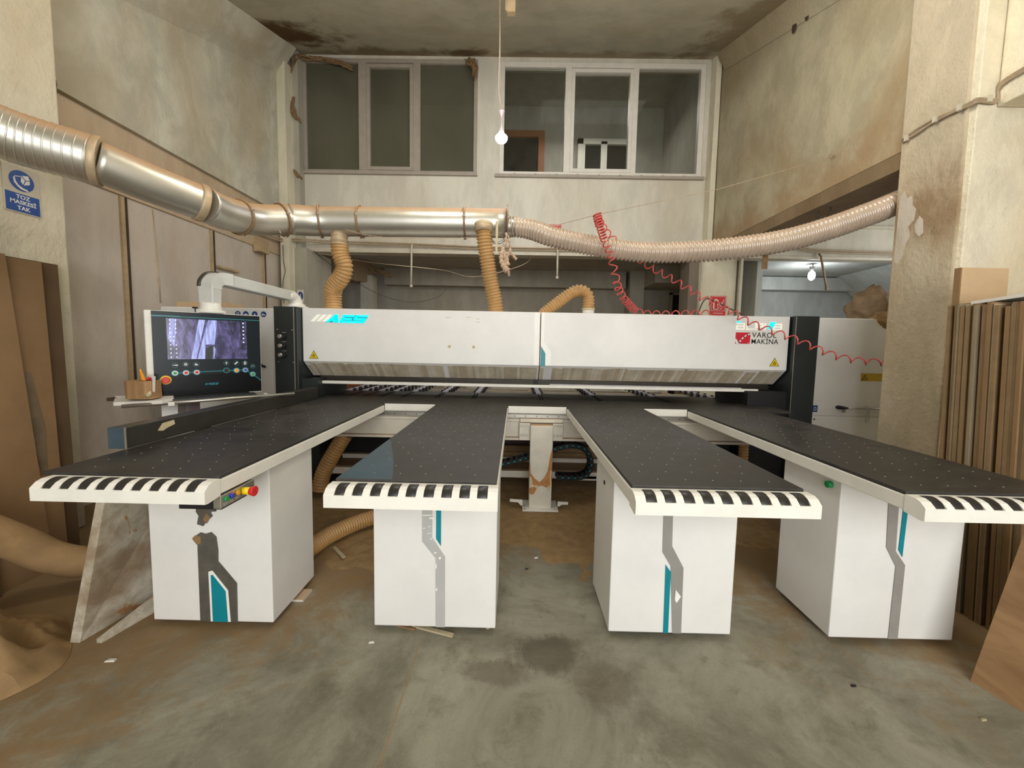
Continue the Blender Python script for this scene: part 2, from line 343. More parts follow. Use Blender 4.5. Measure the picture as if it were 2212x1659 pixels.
# ------------------------------------------------------------------ mesh builder
class MB:
    def __init__(s): s.v = []; s.f = []; s.sm = []
    def add(s, vs, fs, smooth=False):
        o = len(s.v); s.v += [tuple(p) for p in vs]
        s.f += [tuple(i+o for i in f) for f in fs]; s.sm += [smooth]*len(fs); return s
    def box(s, x0, x1, y0, y1, z0, z1):
        v = [(x0,y0,z0),(x1,y0,z0),(x1,y1,z0),(x0,y1,z0),(x0,y0,z1),(x1,y0,z1),(x1,y1,z1),(x0,y1,z1)]
        return s.add(v, [(0,3,2,1),(4,5,6,7),(0,1,5,4),(1,2,6,5),(2,3,7,6),(3,0,4,7)])
    def hexa(s, b, t):
        """b, t: four bottom and four top points, same winding"""
        return s.add(list(b)+list(t), [(0,3,2,1),(4,5,6,7),(0,1,5,4),(1,2,6,5),(2,3,7,6),(3,0,4,7)])
    def prism_x(s, prof, x0, x1):
        n = len(prof); v = [(x0,y,z) for y,z in prof]+[(x1,y,z) for y,z in prof]
        return s.add(v, [tuple(range(n)), tuple(reversed(range(n,2*n)))]+[(i,i+n,(i+1)%n+n,(i+1)%n) for i in range(n)])
    def prism_y(s, prof, y0, y1):
        n = len(prof); v = [(x,y0,z) for x,z in prof]+[(x,y1,z) for x,z in prof]
        return s.add(v, [tuple(range(n)), tuple(reversed(range(n,2*n)))]+[(i,i+n,(i+1)%n+n,(i+1)%n) for i in range(n)])
    def poly(s, pts, O, U, V, N, d=0.0015, base=0.0):
        O = Vector(O); U = Vector(U); V = Vector(V); N = Vector(N); n = len(pts)
        a = [O+U*p[0]+V*p[1]+N*base for p in pts]; b = [p+N*d for p in a]
        return s.add([tuple(p) for p in a+b], [tuple(reversed(range(n))), tuple(range(n,2*n))]+[(i,(i+1)%n,(i+1)%n+n,i+n) for i in range(n)])
    def disc(s, c, r, O, U, V, N, d=0.0015, n=20, base=0.0, ry=None):
        ry = ry or r
        return s.poly([(c[0]+r*math.cos(2*PI*i/n), c[1]+ry*math.sin(2*PI*i/n)) for i in range(n)], O, U, V, N, d, base)
    def ringflat(s, c, r0, r1, O, U, V, N, d=0.0015, n=24, base=0.0, a0=0, a1=2*PI):
        for i in range(n):
            p = a0+(a1-a0)*i/n; q = a0+(a1-a0)*(i+1)/n
            s.poly([(c[0]+r0*math.cos(p),c[1]+r0*math.sin(p)),(c[0]+r1*math.cos(p),c[1]+r1*math.sin(p)),(c[0]+r1*math.cos(q),c[1]+r1*math.sin(q)),(c[0]+r0*math.cos(q),c[1]+r0*math.sin(q))], O, U, V, N, d, base)
        return s
    def stroke(s, pts, w, O, U, V, N, d=0.0015, base=0.0):
        for (a, b) in zip(pts, pts[1:]):
            dx, dy = b[0]-a[0], b[1]-a[1]; l = math.hypot(dx, dy) or 1; dx /= l; dy /= l; h = w/2
            s.poly([(a[0]-dx*h*.9+dy*h, a[1]-dy*h*.9-dx*h),(b[0]+dx*h*.9+dy*h, b[1]+dy*h*.9-dx*h),(b[0]+dx*h*.9-dy*h, b[1]+dy*h*.9+dx*h),(a[0]-dx*h*.9-dy*h, a[1]-dy*h*.9+dx*h)], O, U, V, N, d, base)
        return s
    def cyl(s, p0, p1, r0, r1=None, n=20, caps=True):
        r1 = r0 if r1 is None else r1
        p0 = Vector(p0); p1 = Vector(p1); ax = (p1-p0).normalized()
        u = ax.orthogonal().normalized(); w = ax.cross(u)
        v = []
        for p, r in ((p0, r0), (p1, r1)):
            v += [tuple(p+(u*math.cos(2*PI*i/n)+w*math.sin(2*PI*i/n))*r) for i in range(n)]
        s.add(v, [(i,(i+1)%n,(i+1)%n+n,i+n) for i in range(n)], True)
        if caps: 
            o = len(s.v)-2*n
            s.f += [tuple(reversed(range(o,o+n))), tuple(range(o+n,o+2*n))]; s.sm += [False, False]
        return s
    def tube(s, path, r, n=16, caps=True, sm=True):
        """path: points; r: number or list of radii"""
        P = [Vector(p) for p in path]; k = len(P)
        R = r if isinstance(r, (list, tuple)) else [r]*k
        T = [(P[min(i+1,k-1)]-P[max(i-1,0)]).normalized() for i in range(k)]
        u = T[0].orthogonal().normalized(); o = len(s.v); vs = []
        for i in range(k):
            u = (u-T[i]*u.dot(T[i])).normalized(); w = T[i].cross(u)
            vs += [tuple(P[i]+(u*math.cos(2*PI*j/n)+w*math.sin(2*PI*j/n))*R[i]) for j in range(n)]
        fs = [(i*n+j, i*n+(j+1)%n, (i+1)*n+(j+1)%n, (i+1)*n+j) for i in range(k-1) for j in range(n)]
        s.add(vs, fs, sm)
        if caps:
            s.f += [tuple(reversed(range(o,o+n))), tuple(range(o+(k-1)*n,o+k*n))]; s.sm += [False, False]
        return s
    def grid(s, fn, nu, nv, smooth=True):
        v = [fn(i/nu, j/nv) for j in range(nv+1) for i in range(nu+1)]
        return s.add(v, [(j*(nu+1)+i, j*(nu+1)+i+1, (j+1)*(nu+1)+i+1, (j+1)*(nu+1)+i) for j in range(nv) for i in range(nu)], smooth)

def spline(pts, n=12):
    """Catmull-Rom through points"""
    P = [Vector(p) for p in pts]; P = [P[0]*2-P[1]]+P+[P[-1]*2-P[-2]]; out = []
    for i in range(1, len(P)-2):
        for k in range(n):
            t = k/n; a, b, c, d = P[i-1], P[i], P[i+1], P[i+2]
            out.append(0.5*((2*b)+(c-a)*t+(2*a-5*b+4*c-d)*t*t+(3*b-a-3*c+d)*t**3))
    out.append(P[-2]); return out
def resample(P, step):
    L = [0]
    for a, b in zip(P, P[1:]): L.append(L[-1]+(b-a).length)
    n = max(2, int(L[-1]/step)); out = []; j = 0
    for i in range(n+1):
        d = L[-1]*i/n
        while j < len(L)-2 and L[j+1] < d: j += 1
        f = (d-L[j])/max(1e-9, L[j+1]-L[j]); out.append(P[j].lerp(P[j+1], min(1, max(0, f))))
    return out
def ribbed(pts, r, pitch=0.03, amp=0.008, n=20, per=4):
    P = resample(spline(pts, 14), pitch/per)
    R = [r-amp*0.5+amp*0.5*math.cos(2*PI*i/per) for i in range(len(P))]
    return MB().tube(P, R, n)

def root_of(o):
    while o.parent is not None: o = o.parent
    return o
def obj(name, mb, mat, parent=None, loc=None, bev=0.0, seg=2):
    """one mesh object; vertices are given in world space and stored relative to the thing's base"""
    off = Vector(loc) if loc else Vector((0, 0, 0))
    if parent is not None: off = Vector(root_of(parent)['base'])
    me = bpy.data.meshes.new(name)
    me.from_pydata([tuple(Vector(v)-off) for v in mb.v], [], mb.f)
    me.polygons.foreach_set('use_smooth', mb.sm)
    mats = mat if isinstance(mat, (list, tuple)) else [mat]
    for m_ in mats: me.materials.append(M[m_])
    me.validate(); me.update()
    b = bmesh.new(); b.from_mesh(me); bmesh.ops.recalc_face_normals(b, faces=b.faces); b.to_mesh(me); b.free()
    o = bpy.data.objects.new(name, me); COL.objects.link(o)
    if parent is not None: o.parent = parent
    else:
        o.location = off; o['base'] = tuple(off)
    if bev > 0:
        md = o.modifiers.new('soft_edge', 'BEVEL'); md.width = bev; md.segments = seg; md.limit_method = 'ANGLE'; md.angle_limit = 0.6
        md.harden_normals = False
    return o
def tag(o, label=None, cat=None, group=None, kind=None):
    if label: o['label'] = label
    if cat: o['category'] = cat
    if group: o['group'] = group
    if kind: o['kind'] = kind
    return o
def thing(name, label, cat, loc, group=None):
    o = bpy.data.objects.new(name, None); COL.objects.link(o); o.empty_display_size = 0.1
    o.location = loc; o['base'] = tuple(loc)
    return tag(o, label, cat, group)
def struct(name, mb, mat, bev=0.0, label=None):
    o = obj(name, mb, mat, bev=bev); o['kind'] = 'structure'
    o['label'] = label or ''
    o['category'] = 'wall' if 'wall' in name else name.split('_')[0]
    return o
def copy_tree(o, loc, label=None, names=None):
    r = o.copy(); COL.objects.link(r); r.location = loc; r['base'] = tuple(loc)
    if label: r['label'] = label
    def rec(a, b):
        for ch in list(a.children):
            c = ch.copy(); COL.objects.link(c); c.parent = b; rec(ch, c)
    rec(o, r); return r
def text_mb(s, size, O, U, V, N, ext=0.0012, align='LEFT', bold=0.0, xs=1.0, base=0.0, shear=0.0, space=1.0):
    c = bpy.data.curves.new('t', 'FONT'); c.body = s; c.size = size; c.align_x = align; c.offset = bold; c.shear = shear
    c.resolution_u = 3; c.space_character = space; c.extrude = ext/2
    o = bpy.data.objects.new('t', c); COL.objects.link(o); bpy.context.view_layer.update()
    me = bpy.data.meshes.new_from_object(o.evaluated_get(bpy.context.evaluated_depsgraph_get()))
    O = Vector(O); U = Vector(U); V = Vector(V); N = Vector(N)
    m = MB(); m.add([tuple(O+U*(v.co.x*xs)+V*v.co.y+N*(v.co.z+ext/2+base)) for v in me.vertices], [tuple(p.vertices) for p in me.polygons])
    bpy.data.objects.remove(o); bpy.data.curves.remove(c); bpy.data.meshes.remove(me)
    return m
FX = (1, 0, 0); FZ = (0, 0, 1); FN = (0, -1, 0)      # a plane that faces the photographer

# ================================================================== SETTING
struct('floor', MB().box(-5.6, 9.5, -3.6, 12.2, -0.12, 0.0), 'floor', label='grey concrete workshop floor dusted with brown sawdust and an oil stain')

# sloping ceiling slab: rises from the front towards the rear wall
def ceil_z(y): return 6.09 - 0.355*(6.5-y)
c = MB().hexa([(-3.8, 3.0, ceil_z(3.0)), (3.4, 3.0, ceil_z(3.0)), (3.4, 6.5, ceil_z(6.5)), (-3.8, 6.5, ceil_z(6.5))],
              [(-3.8, 3.0, ceil_z(3.0)+.2), (3.4, 3.0, ceil_z(3.0)+.2), (3.4, 6.5, ceil_z(6.5)+.2), (-3.8, 6.5, ceil_z(6.5)+.2)])
c.box(-3.8, 3.4, -3.6, 3.0, ceil_z(3.0), ceil_z(3.0)+.2)
struct('ceiling', c, 'ceil', label='dull olive plaster ceiling sloping up to the tall windowed wall')
# bay and rear ceilings
struct('ceiling_side_bay', MB().box(3.4, 7.4, -3.6, 6.75, 4.6, 4.8), 'outer', label='high plaster ceiling over the side bay behind the brown beam')
struct('ceiling_rear_room', MB().box(-5.4, 9.4, 6.751, 9.75, 3.27, 3.4), 'back_grey', label='grey ceiling of the low rear rooms under the lintel')

# left side wall: upper plaster, brown band, dusty boarded lower part
struct('wall_left_upper', MB().box(-4.0, -3.75, 2.93, 6.5, 3.50, 6.3), 'wall_l', label='mottled cream plaster wall above the silver duct, over the brown ledge')
struct('wall_left_band', MB().box(-4.0, -3.80, 2.93, 6.5, 2.86, 3.50), 'wall_band', label='brown dusty plaster band just below the upper cream wall')
struct('wall_left', MB().box(-4.0, -3.82, 2.93, 6.5, 0.0, 2.86), 'wall_ll', label='dusty pinkish-grey boarded wall behind the control console')
# haunch under the ceiling on both sides
def haunch(x0, x1, dz0, xw):
    m = MB(); y0, y1 = 3.2, 6.25
    m.add([(xw, y0, ceil_z(y0)-dz0), (xw, y0, ceil_z(y0)), (x1, y0, ceil_z(y0)),
           (xw, y1, ceil_z(y1)-dz0*0.8), (xw, y1, ceil_z(y1)), (x1, y1, ceil_z(y1))],
          [(0,1,2),(5,4,3),(0,2,5,3),(0,3,4,1),(1,4,5,2)]); return m
struct('trim_1', haunch(-3.8, -3.48, 0.52, -3.76), 'wall_l', label='sloping plaster haunch between the mottled cream wall and the ceiling, by the dusty window corner')
struct('trim_2', haunch(0, 2.98, 0.30, 3.11), 'wall_r', label='brownish plaster haunch between the ceiling and the wall with two dark holes')
# left pillar (near) and what runs on from it behind the photographer
struct('wall_left_pillar', MB().box(-4.1, -3.40, 1.2, 2.93, 0.0, 4.9), 'pillar_l', 0.012, label='rough cream pillar carrying the blue dust mask sign')
struct('wall_left_near', MB().box(-4.1, -3.46, -3.6, 1.2, 0.0, 4.9), 'outer', label='plaster side wall running on beside the photographer, out of frame')
# left column in front of the rear wall, right strip column
struct('trim_3', MB().box(-3.75, -3.62, 6.15, 6.5, 0.0, 5.78), 'white_strip', 0.006, label='narrow white plaster column between the cream side wall and the dusty windows')
struct('trim_4', MB().box(-3.62, -3.53, 6.36, 6.5, 3.02, 6.05), 'back_grey', label='grey return strip between the narrow white column and the dusty window')
struct('trim_5', MB().box(3.02, 3.10, 6.32, 6.5, 3.0, 6.08), 'white_strip', 0.004, label='slim white plaster strip between the clear windows and the wall with two holes')

# rear wall with window openings above and the low rear openings below
ZB, ZT = 4.27, 6.05
wb = MB()
wb.box(-4.0, 3.10, 6.5, 6.75, 3.00, ZB)                 # spandrel
wb.box(-4.0, -3.55, 6.5, 6.75, ZB, 6.3)
wb.box(-0.70, -0.33, 6.5, 6.75, ZB, 6.3)
wb.box(2.95, 3.10, 6.5, 6.75, ZB, 6.3)
wb.box(-3.55, -0.70, 6.5, 6.75, ZT, 6.3)
wb.box(-0.33, 2.95, 6.5, 6.75, ZT-0.02, 6.3)
struct('wall_rear', wb, 'wall_b', label='tall cream plaster wall holding the two upstairs windows above the silver duct')
struct('wall_rear_bay', MB().box(3.10, 7.4, 6.5, 6.75, 3.02, 4.6), 'wall_b', label='white plaster wall above the lit rear room, seen under the brown beam')
struct('wall_rear_left_pier', MB().box(-4.0, -3.40, 6.5, 7.1, 0.0, 3.0), 'back_grey', 0.006, label='grey-sided pier below the rear wall holding the small blue sign')
struct('wall_rear_left_face', MB().box(-3.74, -3.60, 6.28, 6.499, 0.0, 3.0), 'white_strip', 0.004, label='cream face strip of the pier rising behind the console arm')
pc = MB().box(3.02, 3.62, 6.5, 6.9, 0.0, 3.0)
struct('wall_rear_middle_column', pc, 'white_strip', 0.006, label='cream column bearing the red fire hose sign behind the machine')
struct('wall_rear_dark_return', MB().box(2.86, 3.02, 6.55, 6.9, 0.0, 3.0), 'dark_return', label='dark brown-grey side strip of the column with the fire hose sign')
struct('trim_6', MB().box(-3.40, 3.05, 6.48, 6.52, 2.99, 3.04), 'conduit', label='thin cream ledge along the bottom edge of the tall rear wall')

# right side wall over the brown beam, its soffit, the near pillar
struct('wall_right', MB().box(3.118, 3.42, 3.05, 6.5, 3.14, 6.3), 'wall_r', label='stained beige plaster wall with two dark holes near the ceiling')
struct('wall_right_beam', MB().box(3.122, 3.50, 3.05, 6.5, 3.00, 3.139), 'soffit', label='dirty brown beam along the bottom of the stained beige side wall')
pm = MB()
def pilr(u, v):
    return None
pm.hexa([(3.10, 2.80, 0), (3.6, 2.80, 0), (3.6, 3.27, 0), (3.10, 3.27, 0)], [(3.10, 2.85, 5.2), (3.6, 2.85, 5.2), (3.6, 3.27, 5.2), (3.10, 3.31, 5.2)])
struct('wall_right_pillar', pm, 'pillar_r', 0.012, label='rough beige pillar with brown soot band where the big hose passes')
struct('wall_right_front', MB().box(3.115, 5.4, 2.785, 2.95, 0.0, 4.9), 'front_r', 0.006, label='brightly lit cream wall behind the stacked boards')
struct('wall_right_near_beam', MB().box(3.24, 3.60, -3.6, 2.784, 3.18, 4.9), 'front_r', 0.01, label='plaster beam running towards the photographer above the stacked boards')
struct('wall_right_near', MB().box(5.2, 5.4, -3.6, 2.78, 0.0, 4.9), 'outer', label='plaster end wall beyond the stacked boards, out of frame')
struct('wall_side_bay_end', MB().box(7.2, 7.4, 2.95, 6.5, 0.0, 4.6), 'outer', label='end wall of the side bay hidden behind the pillar')
struct('wall_side_bay_front', MB().box(3.6, 7.2, 2.96, 3.10, 0.0, 4.6), 'outer', label='side bay wall hidden behind the lit cream wall')

# low rear rooms
struct('wall_rear_room', MB().box(-5.4, 9.4, 9.5, 9.75, 0.0, 3.3), 'back_grey', label='grey back wall of the dim rear room seen over the machine')
struct('wall_rear_room_beam', MB().box(-3.15, 2.55, 9.2, 9.5, 2.88, 3.27), 'back_grey', label='shallow grey ring beam along the top of the dim rear room')
struct('wall_rear_room_left', MB().box(-5.4, -5.2, 7.1, 9.5, 0.0, 3.3), 'back_grey', label='shadowed side wall of the dim rear room')
struct('wall_rear_room_column', MB().box(-3.40, -3.14, 8.4, 8.7, 0.0, 2.95), 'back_grey', 0.005, label='pale column standing inside the dim rear room')
bm_ = MB().hexa([(-5.2, 7.0, 2.80), (-4.7, 7.0, 2.80), (-3.14, 8.5, 2.80), (-3.5, 8.7, 2.80)], [(-5.2, 7.0, 3.27), (-4.7, 7.0, 3.27), (-3.14, 8.5, 3.27), (-3.5, 8.7, 3.27)])
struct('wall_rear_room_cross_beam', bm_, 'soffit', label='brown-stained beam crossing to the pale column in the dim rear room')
struct('wall_rear_room_pier', MB().box(2.62, 2.95, 9.1, 9.5, 0.0, 3.27), 'back_grey', label='grey pier at the end of the dim rear room')
struct('wall_rear_room_pier_beam', MB().hexa([(2.95, 8.4, 2.9), (4.3, 8.4, 2.9), (4.3, 9.5, 2.9), (2.95, 9.5, 2.9)], [(2.95, 8.4, 3.27), (4.3, 8.4, 3.27), (4.3, 9.5, 3.27), (2.95, 9.5, 3.27)]), 'back_grey', label='deep grey beam over the dark doorway of the rear room')
d = tag(obj('door_1', MB().box(3.76, 4.10, 9.46, 9.52, 0.0, 2.79), 'void'), 'dark open doorway in the rear room beside the brown-grey column', 'door', kind='structure')
obj('door_frame', MB().box(3.70, 3.76, 9.44, 9.5, 0.0, 2.84).box(3.70, 4.12, 9.44, 9.5, 2.79, 2.84), 'back_grey', d)
# lit rear room on the other side of the column
struct('wall_rear_lit_room', MB().box(4.30, 9.4, 9.40, 9.5, 0.0, 3.27), 'bay_blue', label='pale greenish wall of the lit rear room')
struct('wall_rear_lit_beam', MB().box(4.30, 8.2, 9.10, 9.40, 2.90, 3.20), 'bay_blue', 0.01, label='pale beam across the lit rear room behind the hanging bulb')
struct('wall_rear_lit_partition', MB().box(4.20, 4.30, 6.9, 9.5, 0.0, 3.27), 'bay_blue', label='partition between the dim and the lit rear rooms')
struct('ceiling_lit_room', MB().box(4.30, 9.4, 6.76, 9.4, 3.22, 3.268), 'bay_blue', label='bluish-white ceiling of the lit rear room above the hanging bulb')
struct('wall_rear_lit_haunch', MB().hexa([(7.9, 6.9, 2.55), (9.2, 6.9, 2.3), (9.2, 9.3, 2.3), (8.0, 9.3, 2.75)], [(7.2, 6.9, 3.22), (9.2, 6.9, 3.22), (9.2, 9.3, 3.22), (7.4, 9.3, 3.22)]), 'bay_blue', label='sloping underside of stairs in the lit rear room')
struct('wall_rear_lit_end', MB().box(9.2, 9.4, 6.75, 9.5, 0.0, 3.27), 'bay_blue', label='far end wall of the lit rear room behind the pillar')
struct('trim_7', MB().box(3.62, 7.2, 6.47, 6.52, 3.0, 3.04), 'conduit', label='cream edge along the bottom of the white wall over the lit rear room')
struct('trim_8', MB().box(3.65, 3.69, 6.44, 6.5, 0.0, 3.0), 'conduit', label='white conduit running down the edge of the column with the fire hose sign')
struct('trim_9', MB().cyl((3.03, 6.46, 0.0), (3.03, 6.46, 3.0), 0.018, n=10), 'conduit', label='slim cream pipe between the dark strip and the cream column')

# upstairs room behind the windows
u = MB(); u.box(-3.9, 3.4, 6.76, 9.4, 4.05, 4.15)
struct('floor_upstairs', u, 'upper', label='floor of the upstairs room behind the windows')
struct('wall_upstairs', MB().box(-3.9, 3.4, 9.3, 9.5, 4.15, 7.2), 'upper', label='grey wall at the back of the upstairs room seen through the clear window')
struct('wall_upstairs_left', MB().box(-4.0, -3.9, 6.76, 9.4, 4.15, 7.2), 'upper', label='side wall of the upstairs room behind the dusty panes')
struct('wall_upstairs_right', MB().box(3.3, 3.4, 6.76, 9.3, 4.15, 7.2), 'upper', label='side wall of the upstairs room behind the last clear pane')
struct('wall_upstairs_partition', MB().box(-0.62, -0.52, 6.76, 9.3, 4.15, 7.2), 'upper', label='partition upstairs between the dusty and the clear windows')
struct('ceiling_upstairs', MB().box(-3.9, 3.4, 6.2, 9.4, 7.0, 7.1), 'upper', label='ceiling of the upstairs room')
d = tag(obj('door_2', MB().box(-0.50, 0.42, 9.26, 9.31, 4.2, 6.30), 'void'), 'dark upstairs doorway with a brown wooden frame seen through the clear window', 'door', kind='structure')
obj('door_frame', MB().box(0.42, 0.56, 9.20, 9.3, 4.2, 6.42).box(-0.5, 0.42, 9.20, 9.3, 6.28, 6.42), 'door_wood', d)
wi = tag(obj('window_3', MB().box(1.36, 2.62, 9.27, 9.31, 5.2, 6.24), 'void'), 'small white inner window upstairs, seen through the middle clear pane', 'window', kind='structure')
obj('window_frame', MB().box(1.33, 1.45, 9.2, 9.3, 5.2, 6.26).box(1.33, 2.65, 9.2, 9.3, 6.14, 6.26).box(1.86, 2.0, 9.2, 9.3, 5.2, 6.2).box(1.45, 1.50, 9.22, 9.3, 5.2, 6.14), 'upvc', wi)

def window(name, label, x0, x1, xs, sash, glass, frame, fw, z0, z1):
    """x0..x1 opening, xs mullion centre lines, sash: (a, b) pane with its own inner sash frame"""
    g = MB(); edges = [x0+fw]+[v for m in xs for v in (m[0], m[1])]+[x1-fw]
    f = MB().box(x0, x0+fw, 6.51, 6.60, z0, z1).box(x1-fw, x1, 6.51, 6.60, z0, z1).box(x0+fw, x1-fw, 6.51, 6.60, z0, z0+fw*0.9).box(x0+fw, x1-fw, 6.51, 6.60, z1-fw, z1)
    o = tag(obj(name, f, frame, bev=0.004), label, 'window', kind='structure')
    for m in xs: obj('mullion', MB().box(m[0], m[1], 6.512, 6.598, z0+fw*0.9, z1-fw), frame, o, bev=0.003)
    a, b = sash; t = 0.055
    obj('sash', MB().box(a, a+t, 6.50, 6.585, z0+fw*.9, z1-fw-.02).box(b-t, b, 6.50, 6.585, z0+fw*.9, z1-fw-.02).box(a+t, b-t, 6.50, 6.585, z0+fw*.9, z0+fw*.9+t).box(a+t, b-t, 6.50, 6.585, z1-fw-.02-t, z1-fw-.02), frame, o, bev=0.004)
    for i in range(0, len(edges), 2):
        obj('pane', MB().box(edges[i], edges[i+1], 6.552, 6.558, z0+fw*.9, z1-fw), glass, o)
    return o
w1 = window('window_1', 'wide upstairs window of three dusty panes with grey frame under the cobwebs', -3.55, -0.70, [(-2.635, -2.50), (-1.745, -1.63)], (-2.50, -1.745), 'glass_dusty', 'upvc_grey', 0.06, ZB, ZT)
obj('window_sill', MB().box(-3.56, -0.69, 6.44, 6.56, 4.235, 4.27), 'upvc_grey', w1, bev=0.004)
w2 = window('window_2', 'wide upstairs window of three clear panes with white frame and brown door behind', -0.34, 2.95, [(0.71, 0.81), (1.80, 1.885)], (0.81, 1.80), 'glass', 'upvc', 0.075, ZB, ZT-0.02)
obj('window_sill', MB().box(-0.40, 2.98, 6.44, 6.56, 4.225, 4.27), 'upvc_grey', w2, bev=0.004)
ws = MB()
for i in range(9): ws.box(-0.10+i*0.345, -0.07+i*0.345, 6.505, 6.512, 4.292, 4.302)
obj('drain_slots', ws, 'dark_gap', w2)

# battens, pipes and cable runs on the walls
def wall_batten(y, z0, z1, w=0.03, m='brass'):
    b = MB().box(-3.82, -3.795, y, y+w, z0, z1)
    return b
t = tag(obj('wall_batten', wall_batten(3.735, 0.9, 2.85, 0.035), 'brass'), 'pale wooden batten with dark shadow gap, nearest the rough pillar', 'batten', 'battens on the boarded wall')
obj('gap', MB().box(-3.819, -3.80, 3.772, 3.802, 0.9, 2.85), 'dark_gap', t)
t = tag(obj('wall_batten', wall_batten(4.82, 0.9, 2.85, 0.03), 'brass'), 'pale wooden batten rising behind the elbow of the console arm', 'batten', 'battens on the boarded wall')
obj('gap', MB().box(-3.819, -3.80, 4.852, 4.885, 0.9, 2.85), 'dark_gap', t)
t = tag(obj('wall_batten', wall_batten(5.80, 0.9, 2.80, 0.03), 'brass'), 'wooden batten beside the white pier behind the console arm', 'batten', 'battens on the boarded wall')
obj('gap', MB().box(-3.819, -3.80, 5.832, 5.87, 0.9, 2.80), 'dark_gap', t)
tag(obj('wall_crack', MB().tube([(-3.818, 4.08, 2.84), (-3.816, 4.10, 2.5), (-3.818, 4.115, 2.2), (-3.816, 4.12, 1.88)], 0.006, 5), 'gold_flange'), 'thin brown crack line down the boarded wall behind the console', 'crack')
tag(obj('wooden_peg', MB().box(-3.80, -3.765, 4.90, 5.26, 2.405, 2.435), 'brass'), 'short horizontal wooden strip on the boarded wall above the console arm', 'wood strip')
tag(obj('wooden_block', MB().box(-3.80, -3.70, 5.60, 5.80, 2.78, 2.98), 'brass'), 'small square wooden block at the top of the batten below the duct', 'wood block')
hole = MB().disc((0, 0), 0.085, (-3.74, 3.13, 3.52), (0, 1, 0), FZ, (1, 0, 0), 0.01, 18)
tag(obj('wall_hole', hole, 'dark_gap'), 'dark round pipe hole in the corner beside the rough pillar', 'hole')
tag(obj('wall_hole', MB().disc((0, 0), 0.035, (3.098, 4.70, 5.18), (0, 1, 0), FZ, (-1, 0, 0), 0.004, 10, ry=.07), 'dark_gap'), 'lower of the two small dark holes by the ceiling', 'hole')
tag(obj('wall_hole', MB().disc((0, 0), 0.035, (3.098, 4.50, 5.17), (0, 1, 0), FZ, (-1, 0, 0), 0.004, 10, ry=.08), 'dark_gap'), 'upper of the two small dark holes by the ceiling', 'hole')

# cobwebs: lumpy dust rags hanging in the window corners
def cobweb(name_label, pts, r0, r1):
    m = MB(); rg = random.Random(len(name_label)); P = spline(pts, 5)
    for k in range(16):
        a = rg.randrange(0, len(P)-4); b = min(len(P)-1, a+rg.randrange(4, 12)); q = []
        off = Vector((rg.uniform(-1, 1), rg.uniform(-.6, .2), rg.uniform(-1, 1)))
        for i in range(a, b+1):
            f = i/(len(P)-1); rr_ = r0+(r1-r0)*f
            q.append(P[i]+off*rr_*0.8+Vector((rg.uniform(-1, 1), rg.uniform(-.3, .3), rg.uniform(-1, 1)))*rr_*0.28)
        n = len(q)
        m.tube(q, [max(0.002, (0.006+0.020*rg.random())*math.sin(PI*(i+0.5)/n)) for i in range(n)], 6)
    return tag(obj('cobweb', m, 'cobweb'), name_label, 'cobweb', kind='stuff')
cobweb('thick brown cobweb across the upper corner over the dusty window', [(-3.70, 6.3, 5.55), (-3.56, 6.36, 5.92), (-3.35, 6.42, 5.96), (-3.0, 6.46, 5.95), (-2.70, 6.47, 5.86)], 0.07, 0.035)
cobweb('brown cobweb tuft hanging where the dusty window meets the white mullion wall', [(-0.90, 6.44, 5.96), (-0.78, 6.42, 5.93), (-0.74, 6.42, 5.8), (-0.77, 6.44, 5.66)], 0.07, 0.03)
cobweb('drooping brown dust clump halfway down the dusty window jamb', [(-3.58, 6.33, 5.35), (-3.60, 6.31, 5.2), (-3.57, 6.31, 5.06), (-3.50, 6.38, 4.99)], 0.015, 0.05)
cobweb('small dust clump below the sill corner of the dusty window', [(-3.60, 6.35, 4.22), (-3.56, 6.36, 4.15), (-3.52, 6.40, 4.12)], 0.025, 0.02)
cobweb('reddish brown cobweb on the pale column of the dim rear room', [(-3.2, 8.33, 3.16), (-3.05, 8.36, 3.05), (-2.85, 8.4, 2.98), (-2.66, 8.4, 2.93)], 0.10, 0.02)

pil = bpy.data.objects['wall_right_pillar']
obj('peeled_patch', MB().poly([(3.262, 2.77), (3.225, 2.80), (3.20, 2.73), (3.16, 2.74), (3.15, 2.66), (3.12, 2.62), (3.13, 2.54), (3.17, 2.50), (3.15, 2.42), (3.18, 2.36), (3.20, 2.26), (3.235, 2.22), (3.262, 2.25)], (3.101, 0, 0), (0, 1, 0), FZ, (-1, 0, 0), 0.002), 'peel', pil)
obj('peeled_patch', MB().poly([(3.12, 2.50), (3.09, 2.56), (3.06, 2.52), (3.05, 2.42), (3.08, 2.40), (3.11, 2.44)], (3.101, 0, 0), (0, 1, 0), FZ, (-1, 0, 0), 0.002), 'peel', pil)
tag(obj('cardboard_tag', MB().box(2.232, 2.282, 3.600, 3.604, 2.24, 2.385), 'cobweb', loc=(2.25, 3.6, 2.38)), 'small brown cardboard strip hanging just under the long grey hose', 'tag')
